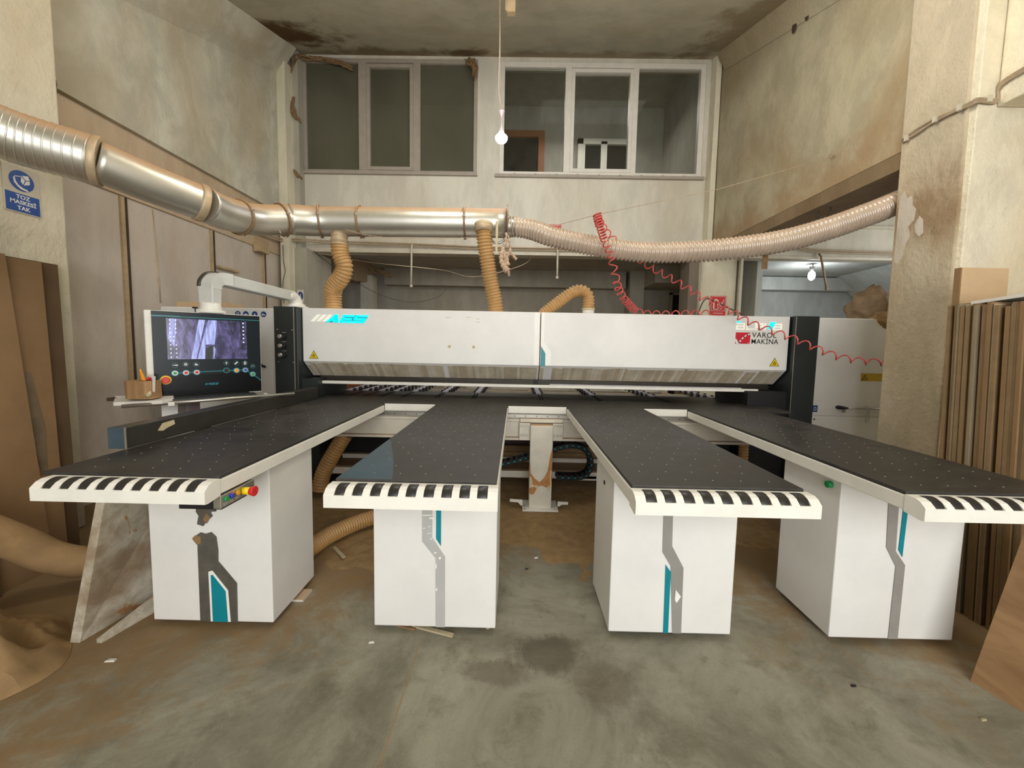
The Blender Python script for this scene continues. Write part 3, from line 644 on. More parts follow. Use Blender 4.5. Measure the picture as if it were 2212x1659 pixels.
# cable bundle over the pillar
cb = MB()
for k in range(3):
    o_ = k*0.012
    cb.tube(spline([(3.09-o_*.3, 3.27, 3.19+o_), (3.085, 3.16, 3.215+o_*(-1)**k), (3.086, 3.02, 3.22+o_), (3.085, 2.90, 3.215+o_*.5), (3.085, 2.80, 3.20+o_), (3.10, 2.77, 3.205+o_), (3.225, 2.77, 3.205+o_), (3.228, 2.765, 3.30+o_), (3.225, 2.60, 3.32+o_), (3.225, 2.2, 3.34+o_)], 5), 0.007, 6)
t = tag(obj('cable_bundle', cb, 'cable'), 'bundle of cream cables clipped across the rough beige pillar', 'cable')
for (x, y, z) in [(3.082, 3.23, 3.20), (3.078, 3.02, 3.225), (3.078, 2.86, 3.215), (3.16, 2.762, 3.212)]:
    obj('clip', MB().box(x-.012, x+.012, y-.012, y+.012, z-.014, z+.03), 'conduit', t)
# conduits along the bottom of the rear wall with the hanging drops
cn = MB()
for dz, dy in ((0.0, 0.0), (0.035, 0.012)):
    cn.tube(spline([(-3.78, 5.2, 3.02+dz), (-3.72, 6.1, 3.06+dz), (-3.55, 6.26+dy, 3.10+dz), (-3.0, 6.40+dy, 3.11+dz), (-1.8, 6.44+dy, 3.10+dz), (-0.5, 6.45+dy, 3.07+dz), (1.0, 6.45+dy, 3.065+dz), (3.0, 6.45+dy, 3.06+dz)], 6), 0.012, 6)
tag(obj('conduit_run', cn, 'cable'), 'pair of cream conduits along the foot of the tall rear wall', 'conduit')
cn = MB()
for dz in (0.0, 0.035): cn.tube(spline([(3.7, 6.42, 3.50+dz), (4.2, 6.43, 3.30+dz), (4.7, 6.44, 3.13+dz), (5.3, 6.44, 3.10+dz), (7.0, 6.44, 3.08+dz)], 6), 0.013, 6)
tag(obj('conduit_run', cn, 'cable'), 'pair of cream conduits sloping over the opening of the lit rear room', 'conduit')
def drop(x0, x1, z0, z1, label, m):
    o = MB().tube([(x0, 6.465, z0+0.02), (x0, 6.42, z0-0.02), (x1, 6.42, z1)], 0.016, 8).cyl((x1, 6.42, z1-0.03), (x1, 6.42, z1+0.01), 0.024, n=10)
    return tag(obj('conduit_drop', o, m), label, 'conduit', 'capped conduits hanging from the wall foot')
drop(-1.745, -1.755, 3.11, 2.45, 'capped white conduit hanging between the two brown spiral hoses', 'conduit')
drop(0.648, 0.652, 3.07, 2.63, 'short capped white conduit hanging under the grey hose', 'conduit')
drop(4.92, 5.05, 3.06, 2.53, 'slanting beige conduit hanging in front of the lit bulb room', 'cable')
tag(obj('wall_shelf_edge', MB().box(3.62, 7.1, 6.46, 6.5, 3.50, 3.54), 'conduit'), 'thin white trunking across the wall behind the grey hose', 'trunking')
tag(obj('wall_shelf_edge', MB().box(4.9, 7.1, 6.46, 6.5, 4.22, 4.27), 'conduit'), 'upper thin white trunking just under the brown beam', 'trunking')
hk = MB().tube(spline([(3.22, 4.28, 3.0), (3.22, 4.30, 2.93), (3.24, 4.22, 2.90), (3.25, 4.16, 2.95), (3.25, 4.16, 3.0)], 6), 0.006, 6)
tag(obj('wire_hook', hk, 'cable_dark'), 'small bent wire hook under the brown beam', 'hook')
cwire = MB().tube(spline([(-3.36, 6.4, 2.98), (-3.1, 7.0, 2.7), (-2.7, 7.6, 2.45), (-2.2, 8.0, 2.35), (-1.7, 8.3, 2.5), (-1.5, 8.4, 2.75)], 8), 0.006, 5)
tag(obj('sagging_wire', cwire, 'cable_dark'), 'thin dark wire sagging across the dim rear room', 'wire')
tag(obj('sagging_wire', MB().tube(spline([(-3.3, 6.42, 2.95), (-2.6, 7.0, 2.93), (-1.6, 8.2, 3.05), (-0.9, 8.2, 2.92), (0.1, 7.4, 3.02), (0.3, 6.8, 3.20)], 8), 0.005, 5), 'cable'), 'thin pale wire strung under the ceiling of the dim rear room', 'wire')
tag(obj('sagging_wire', MB().tube(spline([(2.12, 4.6, 1.80), (2.15, 4.6, 1.95), (2.21, 4.6, 2.08), (2.30, 4.6, 2.07), (2.53, 4.6, 1.97), (2.69, 4.55, 1.885), (2.75, 4.4, 1.840)], 8), 0.008, 5), 'cable_dark'), 'black cable looping past the red fire hose sign', 'wire')
tag(obj('loose_wire', MB().tube(spline([(-3.70, 6.14, 3.0), (-3.69, 6.13, 2.75), (-3.67, 6.13, 2.6), (-3.71, 6.13, 2.4), (-3.70, 6.13, 2.1)], 8), 0.005, 5), 'cable_dark'), 'thin wire hanging down the cream pier above the console arm', 'wire')

# ================================================================== AIR TABLES
TZ = 0.95
YB, YF = 3.455, 1.505
def stripe(parent, name, mat, pts, y=1.8895, d=0.002):
    return obj(name, MB().poly(pts, (0, y, 0), FX, FZ, FN, d), mat, parent)
def air_table(x0, x1, cx0, cx1, label, plate_x0=None, nose=None):
    t = thing('air_table', label, 'work table', ((cx0+cx1)/2, 2.1, 0.0), 'white air tables of the panel saw')
    px0 = x0+0.006 if plate_x0 is None else plate_x0
    obj('table_plate', MB().box(px0, x1-0.006, YF+0.004, YB, 0.934, TZ), 'black_top', t, bev=0.003)
    obj('frame', MB().box(x0, x1, YF, YB, 0.874, 0.934), 'white_frame', t, bev=0.004)
    n0, n1 = nose if nose else (x0-0.003, x1+0.003)
    prof = [(YF-0.001, 0.870), (YF-0.001, 0.940), (1.462, 0.940), (1.442, 0.932), (1.425, 0.914), (1.425, 0.864), (1.44, 0.862)]
    # rounded nose with slots left between its teeth
    m = MB(); nr = 9; w = (n1-n0); pitch = (w-0.05)/nr; sw = pitch*0.58
    m.prism_x([(YF-0.001, 0.870), (YF-0.001, 0.940), (1.495, 0.940), (1.495, 0.913), (1.425, 0.913), (1.425, 0.864), (1.44, 0.862)], n0, n1)
    edges = [n0]
    for i in range(nr):
        c = n0+0.025+pitch*(i+0.5); edges += [c-sw/2, c+sw/2]
    edges.append(n1)
    for i in range(0, len(edges), 2):
        m.prism_x([(1.495, 0.913), (1.495, 0.940), (1.466, 0.940), (1.446, 0.933), (1.427, 0.916), (1.425, 0.913)], edges[i], edges[i+1])
    obj('nose', m, 'white_frame', t)
    for i in range(nr):
        c = n0+0.025+pitch*(i+0.5)
        obj('roller', MB().cyl((c-sw*0.47, 1.474, 0.897), (c+sw*0.47, 1.474, 0.897), 0.0465, n=32), 'plastic_black', t, bev=0.003)
    # pedestal cabinet
    obj('pedestal', MB().box(cx0, cx1, 1.892, 2.30, 0.03, 0.872), 'white', t, bev=0.005)
    obj('plinth', MB().box(cx0+.04, cx1-.04, 1.95, 2.26, 0.0, 0.03), 'dark_lip', t)
    # air nozzles: tiny pale dots, far too small to pick apart
    z = MB(); rows = 18
    for r in range(rows):
        y = YF+0.08+r*(YB-YF-0.12)/rows; k = 5
        for c_ in range(k):
            x = px0+0.06+(x1-px0-0.12)*(c_+(0.25 if r % 2 else 0.72)*0.9)/k
            z.disc((x+random.uniform(-.004,.004), y), 0.0026, (0, 0, TZ), (1, 0, 0), (0, 1, 0), (0, 0, 1), 0.0008, 6)
    tag(obj('air_nozzles', z, 'conduit', t), kind='stuff')
    return t
t1 = air_table(-1.87, -1.188, -1.87, -1.24, 'white table beside the dark fence, with worn grey-and-teal decal and red stop button', -1.922, (-1.868, -1.186))
t2 = air_table(-0.725, -0.062, -0.711, -0.079, 'white table with bluish corner on its black top and light grey zigzag stripe', None)
t3 = air_table(0.470, 1.167, 0.507, 1.136, 'white table whose pedestal has a long teal bar down to its foot', None)
t4 = air_table(1.560, 2.255, 1.641, 2.272, 'white table nearest the stacked boards, green button on its pedestal side', None)

# vinyl decals (flat print on the pedestals)
stripe(t2, 'decal_stripe', 'vinyl_light', [(-0.461,0.865),(-0.409,0.865),(-0.409,0.512),(-0.343,0.413),(-0.341,0.033),(-0.389,0.033),(-0.391,0.404),(-0.460,0.492)][::-1])
stripe(t2, 'decal_bar', 'teal', [(-0.389,0.865),(-0.364,0.865),(-0.364,0.470),(-0.389,0.508)][::-1])
wm = MB()
for (x, z, w, h) in [(-0.461,0.628,0.052,0.006),(-0.425,0.612,0.03,0.01),(-0.455,0.56,0.010,0.006),(-0.43,0.57,0.014,0.004),(-0.437,0.535,0.03,0.003),(-0.42,0.505,0.012,0.006),(-0.375,0.40,0.012,0.014),(-0.40,0.43,0.014,0.008),(-0.391,0.35,0.006,0.03),(-0.389,0.23,0.008,0.016)]:
    wm.poly([(x,z),(x+w,z+.002),(x+w*.9,z+h),(x+w*.1,z+h*.8)], (0, 1.8872, 0), FX, FZ, FN, 0.0008)
obj('decal_wear', wm, 'vinyl_white', t2)
stripe(t3, 'decal_stripe', 'vinyl_grey', [(0.757,0.865),(0.803,0.865),(0.812,0.499),(0.875,0.386),(0.881,0.033),(0.836,0.033),(0.810,0.393),(0.765,0.466)][::-1])
stripe(t3, 'decal_bar', 'teal', [(0.784,0.401),(0.812,0.362),(0.814,0.033),(0.789,0.033)])
stripe(t3, 'decal_peel', 'vinyl_white', [(0.840,0.27),(0.868,0.235),(0.848,0.20),(0.838,0.215)], 1.8872, 0.004)
stripe(t4, 'decal_stripe', 'vinyl_grey', [(1.873,0.865),(1.926,0.865),(1.937,0.500),(1.990,0.428),(1.989,0.033),(1.941,0.033),(1.944,0.420),(1.888,0.519)][::-1])
stripe(t4, 'decal_bar', 'teal', [(1.957,0.865),(1.980,0.865),(1.972,0.470),(1.950,0.508)][::-1])
stripe(t1, 'decal_stripe', 'vinyl_dark', [(-1.619,0.500),(-1.600,0.512),(-1.575,0.505),(-1.545,0.515),(-1.520,0.490),(-1.513,0.42),(-1.515,0.36),(-1.422,0.243),(-1.425,0.033),(-1.621,0.033)], 1.8895)
stripe(t1, 'decal_patch', 'vinyl_dark', [(-1.617,0.66),(-1.555,0.66),(-1.56,0.645),(-1.515,0.640),(-1.515,0.625),(-1.545,0.622),(-1.535,0.60),(-1.575,0.56),(-1.585,0.545),(-1.617,0.555),(-1.607,0.60),(-1.620,0.62)])
stripe(t1, 'tape_scrap', 'mdf', [(-1.645,0.478),(-1.628,0.497),(-1.60,0.49),(-1.60,0.455),(-1.622,0.447)], 1.8872, 0.001)
stripe(t1, 'tape_scrap', 'mdf', [(-1.585,0.580),(-1.565,0.615),(-1.545,0.595),(-1.565,0.560)], 1.8872, 0.001)
stripe(t1, 'decal_outline', 'vinyl_white', [(-1.565,0.033),(-1.567,0.303),(-1.546,0.310),(-1.468,0.205),(-1.460,0.033)], 1.8873, 0.001)
stripe(t1, 'decal_bar', 'teal', [(-1.553,0.033),(-1.555,0.285),(-1.545,0.288),(-1.480,0.200),(-1.474,0.033)], 1.8861, 0.001)
# operator buttons under the edge of the first table
bx = obj('button_strip', MB().box(-1.215, -1.183, 1.50, 1.70, 0.815, 0.868), 'steel', t1, bev=0.002)
for i, (y, mm) in enumerate([(1.525, 'btn_green'), (1.558, 'btn_blue'), (1.590, 'btn_amber')]):
    obj('push_button', MB().cyl((-1.183, y, 0.848), (-1.174, y, 0.848), 0.010, n=14), mm, bx)
    obj('switch_label', MB().box(-1.184, -1.1815, y-.010, y+.010, 0.822, 0.834), 'vinyl_grey', bx)
es = obj('emergency_stop', MB().cyl((-1.183, 1.625, 0.843), (-1.150, 1.625, 0.843), 0.016, n=18), 'yellow', t1)
es['label'] = 'red mushroom stop button on a yellow collar'
obj('button_head', MB().cyl((-1.150, 1.625, 0.843), (-1.128, 1.625, 0.843), 0.017, 0.023, n=20), 'btn_red', es, bev=0.003)
obj('bracket', MB().box(-1.40, -1.22, 1.55, 1.70, 0.79, 0.868), 'black', t1)
# green start button on the fourth pedestal, cable hole on the third
gb = obj('push_button', MB().cyl((1.641, 1.955, 0.815), (1.618, 1.955, 0.815), 0.018, n=18), 'btn_green', t4, bev=0.003); gb['label'] = 'dark green push button'
obj('switch_label', MB().box(1.638, 1.641, 1.94, 1.965, 0.845, 0.87), 'vinyl_grey', t4)
obj('grommet', MB().cyl((0.507, 2.09, 0.75), (0.503, 2.09, 0.75), 0.012, n=14), 'black', t3)
# flat bluish corner patch on the second table top
bl = plain('bluish_patch', srgb(50, 74, 88), 0.4, var=0.2, scale=6, world=True); M['bluish_patch'] = bl
obj('corner_patch', MB().poly([(-0.716, 1.512), (-0.49, 1.512), (-0.55, 1.72), (-0.705, 2.15), (-0.716, 2.15)], (0, 0, TZ), (1, 0, 0), (0, 1, 0), (0, 0, 1), 0.0006), 'bluish_patch', t2)
# floor feet peeking out of the first pedestal
obj('foot_plate', MB().box(-1.29, -1.20, 2.10, 2.20, 0.0, 0.012), 'white_dirty', t1)

# ================================================================== GUIDE FENCE
fe = thing('guide_fence', 'long dark metal guide fence with blue-grey end cap along the first table', 'fence rail', (-1.965, 2.6, 0.0))
obj('fence_rail', MB().box(-2.008, -1.921, 1.857, 3.70, 0.9505, 1.057), 'fence', fe, bev=0.003)
obj('end_cap', MB().box(-2.010, -1.926, 1.848, 1.857, 0.951, 1.057), 'fence_cap', fe, bev=0.003)
obj('edge_strip', MB().box(-1.926, -1.9185, 1.849, 1.853, 0.951, 1.058), 'steel', fe)
obj('tape_scrap', MB().poly([(2.02, 1.005), (2.05, 1.04), (2.12, 1.045), (2.125, 1.02), (2.08, 1.01), (2.05, 0.998)], (-1.921, 0, 0), (0, 1, 0), FZ, (1, 0, 0), 0.0015), 'tape', fe)
obj('support_arm', MB().box(-2.0, -1.872, 2.35, 2.41, 0.90, 0.930).box(-2.0, -1.94, 2.35, 2.41, 0.930, 0.953), 'black', fe)
obj('support_arm', MB().box(-2.0, -1.872, 3.2, 3.26, 0.90, 0.930).box(-2.0, -1.94, 3.2, 3.26, 0.930, 0.953), 'black', fe)

# ================================================================== PANEL SAW
saw = thing('panel_saw', 'long white beam panel saw with black end columns spanning behind the four tables', 'machine', (0.27, 4.0, 0.0))
XL, XR, XS = -2.115, 2.662, 0.232
def beam_half(x0, x1):
    return MB().prism_x([(3.80, 1.305), (3.80, 1.828), (4.40, 1.828), (4.40, 1.12), (3.985, 1.148)], x0, x1)
obj('beam_cover', beam_half(XL, XS), 'white', saw, bev=0.004)
obj('beam_cover', beam_half(XS+0.008, XR), 'white', saw, bev=0.004)
obj('lip', MB().prism_x([(3.955, 1.094), (3.955, 1.115), (3.965, 1.147), (4.30, 1.14), (4.30, 1.094)], -2.03, 2.60).box(-2.05, 2.62, 3.95, 3.962, 1.118, 1.128), 'dark_lip', saw, bev=0.002)
obj('pressure_bar', MB().box(-1.985, 2.44, 3.86, 3.90, 1.076, 1.106), 'white_frame', saw, bev=0.004)
obj('guide_bar', MB().box(0.35, 2.30, 3.91, 3.94, 1.094, 1.112), 'roller_rail', saw)
obj('bar_clamp', MB().box(0.19, 0.235, 3.93, 3.95, 1.085, 1.15).cyl((0.18, 3.93, 1.09), (0.18, 3.93, 1.06), 0.008), 'black', saw)
# dusty strip curtain over the bevel under the beam, every strip a piece
n = 0; x = XL+0.012
gaps = [(-0.72, -0.66), (0.21, 0.255), (0.285, 0.375), (1.07, 1.095), (2.27, 2.30), (2.40, 2.425), (-1.37, -1.36), (-0.60, -0.59)]
sl = Vector((0, 0.185, -0.157)).normalized()
rr = random.Random(4); runtop = 0.06
while x < XR-0.02:
    w = rr.choice([0.026, 0.034, 0.042, 0.050, 0.030])
    if rr.random() < 0.28: runtop = rr.uniform(0.012, 0.040)
    if any(a < x+w*0.5 < b for a, b in gaps): x += 0.012; continue
    w = min(w, XR-0.012-x)
    lean = 0.02*(x-0.3)*0
    m = MB().poly([(x, 0.006), (x+w-0.0015, 0.006), (x+w-0.0015, 0.242-runtop-rr.uniform(0, .004)), (x, 0.242-runtop)], (0, 3.985, 1.148), FX, (0, -sl.y, -sl.z), Vector((0, -0.157, -0.185)).normalized(), 0.0022, base=0.0)
    o = obj('curtain_strip', m, ['strip', 'strip2', 'strip3', 'strip', 'strip2'][rr.randrange(5)], saw); n += 1
    x += w
# end columns
lc = obj('end_column', MB().prism_y([(-2.352, 0.0), (-2.125, 0.0), (-2.120, 1.832), (-2.352, 1.832)], 3.722, 4.42), 'char', saw, bev=0.006); lc['label'] = 'charcoal end column with three small switches'
rc = obj('end_column', MB().prism_y([(2.68, 0.0), (2.905, 0.0), (2.905, 1.832), (2.68, 1.832)], 3.74, 4.42), 'char', saw, bev=0.006); rc['label'] = 'plain charcoal end column'
obj('corner_edge', MB().box(-2.160, -2.150, 3.719, 3.722, 0.9, 1.825), 'steel', lc)
obj('corner_edge', MB().box(2.678, 2.684, 3.737, 3.740, 0.9, 1.825), 'steel', rc)
obj('skirt_panel', MB().box(2.30, 2.68, 3.80, 4.42, 0.0, 1.09), 'black', saw)
obj('skirt_panel', MB().box(-2.12, -1.96, 3.78, 4.42, 0.0, 1.13), 'char', saw)
for z in (1.541, 1.451, 1.362):
    k = obj('switch_knob', MB().cyl((-2.255, 3.722, z), (-2.255, 3.690, z), 0.026, n=18), 'black', lc, bev=0.003)
    obj('knob_face', MB().cyl((-2.272, 3.706, z+0.004), (-2.275, 3.676, z+0.002), 0.018, n=16), 'btn_chrome', lc)
    obj('switch_label', MB().box(-2.275, -2.235, 3.7205, 3.722, z+0.038, z+0.043), 'vinyl_grey', lc)
sc = MB()
for (x, z) in [(-2.318, 1.610), (-2.172, 1.607), (-2.312, 1.297), (-2.168, 1.293)]: sc.cyl((x, 3.722, z), (x, 3.718, z), 0.0065, n=10)
obj('cover_screws', sc, 'steel', lc)
# black machine table with slots, each plate between two slots is a piece
obj('table_plate', MB().box(-1.915, 2.50, YB+0.003, 3.90, 0.93, TZ-0.001), 'black_top', saw, bev=0.002)
slots = [-1.90, -1.72, -1.55, -1.38, -1.16, -0.81, -0.43, 0.27, 0.88, 1.57, 2.25]
ed = [-1.955]+[v for s_ in slots for v in (s_-0.022, s_-0.006, s_+0.006, s_+0.022)]+[2.50]
for i in range(0, len(ed)-1, 2):
    a, b = ed[i], ed[i+1]
    if b-a > 0.004: obj('table_plate', MB().box(a, b, 3.903, 4.38, 0.93, TZ-0.001), 'black_top', saw)
obj('under_plate', MB().box(-1.96, 2.5, 3.90, 4.38, 0.90, 0.928), 'black', saw)
# white cross frame under the back edge of the tables
for a_, b_ in ((-1.186, -0.727), (-0.060, 0.468), (1.169, 1.558)):
    obj('edge_panel', MB().box(a_, b_, 3.4565, 3.470, 0.886, 0.949), 'white_frame', saw, bev=0.002)
obj('steel_rail', MB().box(-1.95, 2.3, 3.47, 3.49, 0.842, 0.872), 'steel', saw)
obj('rail_bolts', (lambda m: [m.cyl((-1.9+i*0.1, 3.471, 0.857), (-1.9+i*0.1, 3.468, 0.857), 0.005, n=8) for i in range(42)] and m)(MB()), 'dark_lip', saw)
obj('main_beam', MB().box(-1.95, 2.30, 3.50, 3.80, 0.655, 0.885).box(-1.95, 2.30, 3.485, 3.50, 0.80, 0.83), 'white_dirty', saw, bev=0.006)
obj('lower_flange', MB().box(-1.95, 2.30, 3.47, 3.50, 0.632, 0.655), 'white_dirty', saw, bev=0.003)
# centre post with bolted bracket and feet
po = obj('support_post', MB().box(0.142, 0.346, 3.38, 3.50, 0.03, 0.790), 'white_dirty', saw, bev=0.010); po['label'] = 'white square post with rusty peeled paint'
obj('post_bracket', MB().box(0.045, 0.142, 3.44, 3.47, 0.640, 0.800).box(0.346, 0.440, 3.44, 3.47, 0.640, 0.800).box(0.05, 0.436, 3.445, 3.48, 0.805, 0.838), 'white_dirty', saw, bev=0.003)
for bx_ in (0.066, 0.092, 0.118, 0.368, 0.394, 0.420):
    for bz in (0.780, 0.690):
        obj('bolt', MB().cyl((bx_, 3.44, bz), (bx_, 3.428, bz), 0.011, n=6).cyl((bx_, 3.428, bz), (bx_, 3.424, bz), 0.006, n=8), 'steel', saw)
rp = MB()
rp.poly([(0.142,0.33),(0.150,0.47),(0.155,0.36),(0.19,0.31),(0.235,0.275),(0.27,0.31),(0.305,0.38),(0.325,0.52),(0.344,0.60),(0.344,0.28),(0.325,0.25),(0.30,0.225),(0.26,0.245),(0.22,0.235),(0.19,0.24),(0.17,0.255)], (0, 3.3795, 0), FX, FZ, FN, 0.0008)
rp.poly([(0.142,0.22),(0.19,0.235),(0.21,0.215),(0.185,0.165),(0.155,0.16),(0.142,0.185)], (0, 3.3795, 0), FX, FZ, FN, 0.0008)
obj('rust_patch', rp, 'rust', po)
rp = MB()
rp.poly([(0.148,0.24),(0.152,0.33),(0.165,0.31),(0.172,0.27),(0.165,0.225)], (0, 3.3787, 0), FX, FZ, FN, 0.0012)
rp.poly([(0.325,0.31),(0.330,0.39),(0.342,0.38),(0.336,0.32),(0.340,0.26),(0.328,0.27)], (0, 3.3787, 0), FX, FZ, FN, 0.0012)
rp.poly([(0.18,0.235),(0.20,0.252),(0.225,0.24),(0.215,0.215),(0.20,0.225)], (0, 3.3787, 0), FX, FZ, FN, 0.0012)
rp.poly([(0.295,0.20),(0.315,0.235),(0.344,0.275),(0.344,0.24),(0.32,0.205)], (0, 3.3787, 0), FX, FZ, FN, 0.0012)
obj('paint_flakes', rp, 'tape', po)
obj('base_plate', MB().box(0.085, 0.405, 3.33, 3.56, 0.022, 0.036), 'white_frame', saw, bev=0.002)
obj('foot_bolt', MB().cyl((0.11, 3.345, 0.0), (0.11, 3.345, 0.075), 0.007, n=8).cyl((0.38, 3.345, 0.0), (0.38, 3.345, 0.075), 0.007, n=8), 'steel', saw)
obj('foot_bracket', MB().prism_y([(-0.03, 0.105), (0.085, 0.100), (0.085, 0.045), (0.07, 0.048), (0.045, 0.075), (-0.03, 0.080)], 3.40, 3.408), 'white_frame', saw)
obj('foot_bracket', MB().prism_y([(0.405, 0.045), (0.405, 0.090), (0.50, 0.088), (0.50, 0.064), (0.44, 0.062), (0.42, 0.045)], 3.40, 3.408), 'white_frame', saw)
# lower frame
obj('lower_frame', MB().box(-1.9, 0.84, 3.80, 3.86, 0.165, 0.235).box(0.60, 2.3, 3.80, 3.86, 0.150, 0.200).box(-1.9, 2.3, 4.15, 4.22, 0.20, 0.27), 'white_dirty', saw, bev=0.004)
obj('dust_tray', MB().box(-1.9, 2.3, 3.86, 4.15, 0.20, 0.225), 'mdf', saw)
obj('inner_panel', MB().box(-1.1, 1.4, 4.50, 4.52, 0.25, 0.90), 'mauve', saw)
obj('inner_panel', MB().box(-1.95, -1.1, 4.25, 4.27, 0.05, 0.90), 'black', saw)
obj('inner_panel', MB().box(1.4, 2.3, 4.05, 4.07, 0.0, 0.90), 'black', saw)
obj('dust_pipe', MB().cyl((-1.1, 4.35, 0.60), (0.35, 4.35, 0.60), 0.035, n=16).cyl((-1.1, 4.30, 0.42), (0.30, 4.30, 0.50), 0.02, n=12), 'mauve', saw)
obj('cross_board', MB().box(-1.0, 1.4, 4.26, 4.30, 0.30, 0.37).box(-1.0, 1.4, 4.24, 4.28, 0.265, 0.305), 'board_edge', saw)
# energy chain: single links with teal pins
ch = spline([(-0.28, 3.72, 0.30), (0.0, 3.72, 0.37), (0.25, 3.72, 0.45), (0.42, 3.72, 0.51), (0.56, 3.72, 0.54), (0.68, 3.72, 0.51), (0.745, 3.72, 0.42), (0.75, 3.72, 0.33), (0.71, 3.72, 0.25), (0.62, 3.72, 0.222), (0.42, 3.72, 0.222)], 10)
ch = resample(ch, 0.058); pins = MB()
for i in range(len(ch)-1):
    a, b = ch[i], ch[i+1]; d = (b-a).normalized(); q = Vector((-d.z, 0, d.x)); L = (b-a).length
    c0 = a-d*0.004; c1 = b+d*0.004; h = q*0.024
    side = lambda y0, y1: MB().hexa([tuple(c0-h+Vector((0,y0,0))), tuple(c1-h+Vector((0,y0,0))), tuple(c1-h+Vector((0,y1,0))), tuple(c0-h+Vector((0,y1,0)))], [tuple(c0+h+Vector((0,y0,0))), tuple(c1+h+Vector((0,y0,0))), tuple(c1+h+Vector((0,y1,0))), tuple(c0+h+Vector((0,y1,0)))])
    m = side(-0.055, -0.047); s2 = side(0.047, 0.055); m.add(s2.v, s2.f)
    c2 = a+d*L*.30; c3 = a+d*L*.72
    m.hexa([tuple(c2+h*.7+Vector((0,-.047,0))), tuple(c3+h*.7+Vector((0,-.047,0))), tuple(c3+h*.7+Vector((0,.047,0))), tuple(c2+h*.7+Vector((0,.047,0)))], [tuple(c2+h+Vector((0,-.047,0))), tuple(c3+h+Vector((0,-.047,0))), tuple(c3+h+Vector((0,.047,0))), tuple(c2+h+Vector((0,.047,0)))])
    m.hexa([tuple(c2-h+Vector((0,-.047,0))), tuple(c3-h+Vector((0,-.047,0))), tuple(c3-h+Vector((0,.047,0))), tuple(c2-h+Vector((0,.047,0)))], [tuple(c2-h*.7+Vector((0,-.047,0))), tuple(c3-h*.7+Vector((0,-.047,0))), tuple(c3-h*.7+Vector((0,.047,0))), tuple(c2-h*.7+Vector((0,.047,0)))])
    lk = obj('chain_link', m, 'black', saw)
    obj('pin', MB().cyl(tuple(a+Vector((0, -0.055, 0))), tuple(a+Vector((0, -0.0585, 0))), 0.010, n=12), 'teal', lk)
# roller rails behind the cutting line
rails = [-1.93, -1.74, -1.55, -1.38, -1.16, -0.81, -0.43, 0.27, 0.88, 1.57, 2.25]
for ri, x in enumerate(rails):
    rl = obj('roller_rail', MB().box(x-0.030, x+0.030, 4.39, 6.15, 0.925, 0.953), 'roller_rail', saw, bev=0.002)
    proto = None
    for k in range(10):
        y = 4.47+k*0.17
        for s_ in (-1, 1):
            if proto is None:
                proto = obj('roller', MB().cyl((x+s_*0.032, y, 0.935), (x+s_*0.052, y, 0.935), 0.031, n=14), 'roller_dark', rl); py, ps = y, s_
            else:
                c = proto.copy(); COL.objects.link(c); c.parent = rl
                c.location = (0.084 if s_ == 1 else 0.0, y-py, 0)
obj('rear_frame', MB().box(-2.0, 2.4, 6.05, 6.15, 0.80, 0.905).box(-2.0, 2.4, 4.95, 5.0, 0.84, 0.905).box(-2.0, -1.9, 4.42, 6.1, 0.0, 0.80).box(2.3, 2.4, 4.42, 6.1, 0.0, 0.80).box(0.2, 0.3, 5.9, 6.1, 0.0, 0.80), 'white_dirty', saw)

# branding on the beam front, all at y = 3.80
OB = (0, 3.7995, 0)
m = MB()
for i in range(3):
    x = -2.036+i*0.058
    m.poly([(x, 1.697), (x+0.038, 1.697), (x+0.108, 1.765), (x+0.070, 1.765)], OB, FX, FZ, FN, 0.003)
obj('logo_bars', m, 'white_lit', saw)
def sx(x, z): return (x+(z-1.695)*0.62, z)
lg = MB(); Lw = 0.0205
def L(pts): lg.stroke([sx(a, b) for a, b in pts], Lw, OB, FX, FZ, FN, 0.004)
z0, z1, zm = 1.699, 1.757, 1.726
L([(-1.865, z0), (-1.822, z1)]); L([(-1.828, z1), (-1.806, z1)]); L([(-1.812, z1), (-1.768, z0)]); L([(-1.842, 1.716), (-1.775, 1.716)]); L([(-1.80, 1.74), (-1.80, 1.70)])
L([(-1.735, z0), (-1.735, z1)]); L([(-1.741, z1), (-1.642, z1)]); L([(-1.741, zm), (-1.652, zm)]); L([(-1.741, z0), (-1.642, z0)])
L([(-1.610, z1), (-1.508, z1)]); L([(-1.610, z1), (-1.610, zm)]); L([(-1.616, zm), (-1.512, zm)]); L([(-1.518, zm), (-1.518, z0)]); L([(-1.622, z0), (-1.514, z0)])
bs_ = MB().poly([sx(-1.744, 1.692), sx(-1.504, 1.692), sx(-1.500, 1.764), sx(-1.744, 1.764)], OB, FX, FZ, FN, 0.0025).poly([sx(-1.885, 1.692), sx(-1.760, 1.692), sx(-1.802, 1.765), sx(-1.836, 1.765)], OB, FX, FZ, FN, 0.0025)
M['cyan_base'] = plain('cyan_logo_base', srgb(0, 150, 165), 0.4, var=0.0, emit=(0.0, 0.40, 0.46, 1), es=0.35)
obj('logo_backing', bs_, 'cyan_base', saw)
obj('logo_letters', lg, 'cyan_lit', saw)
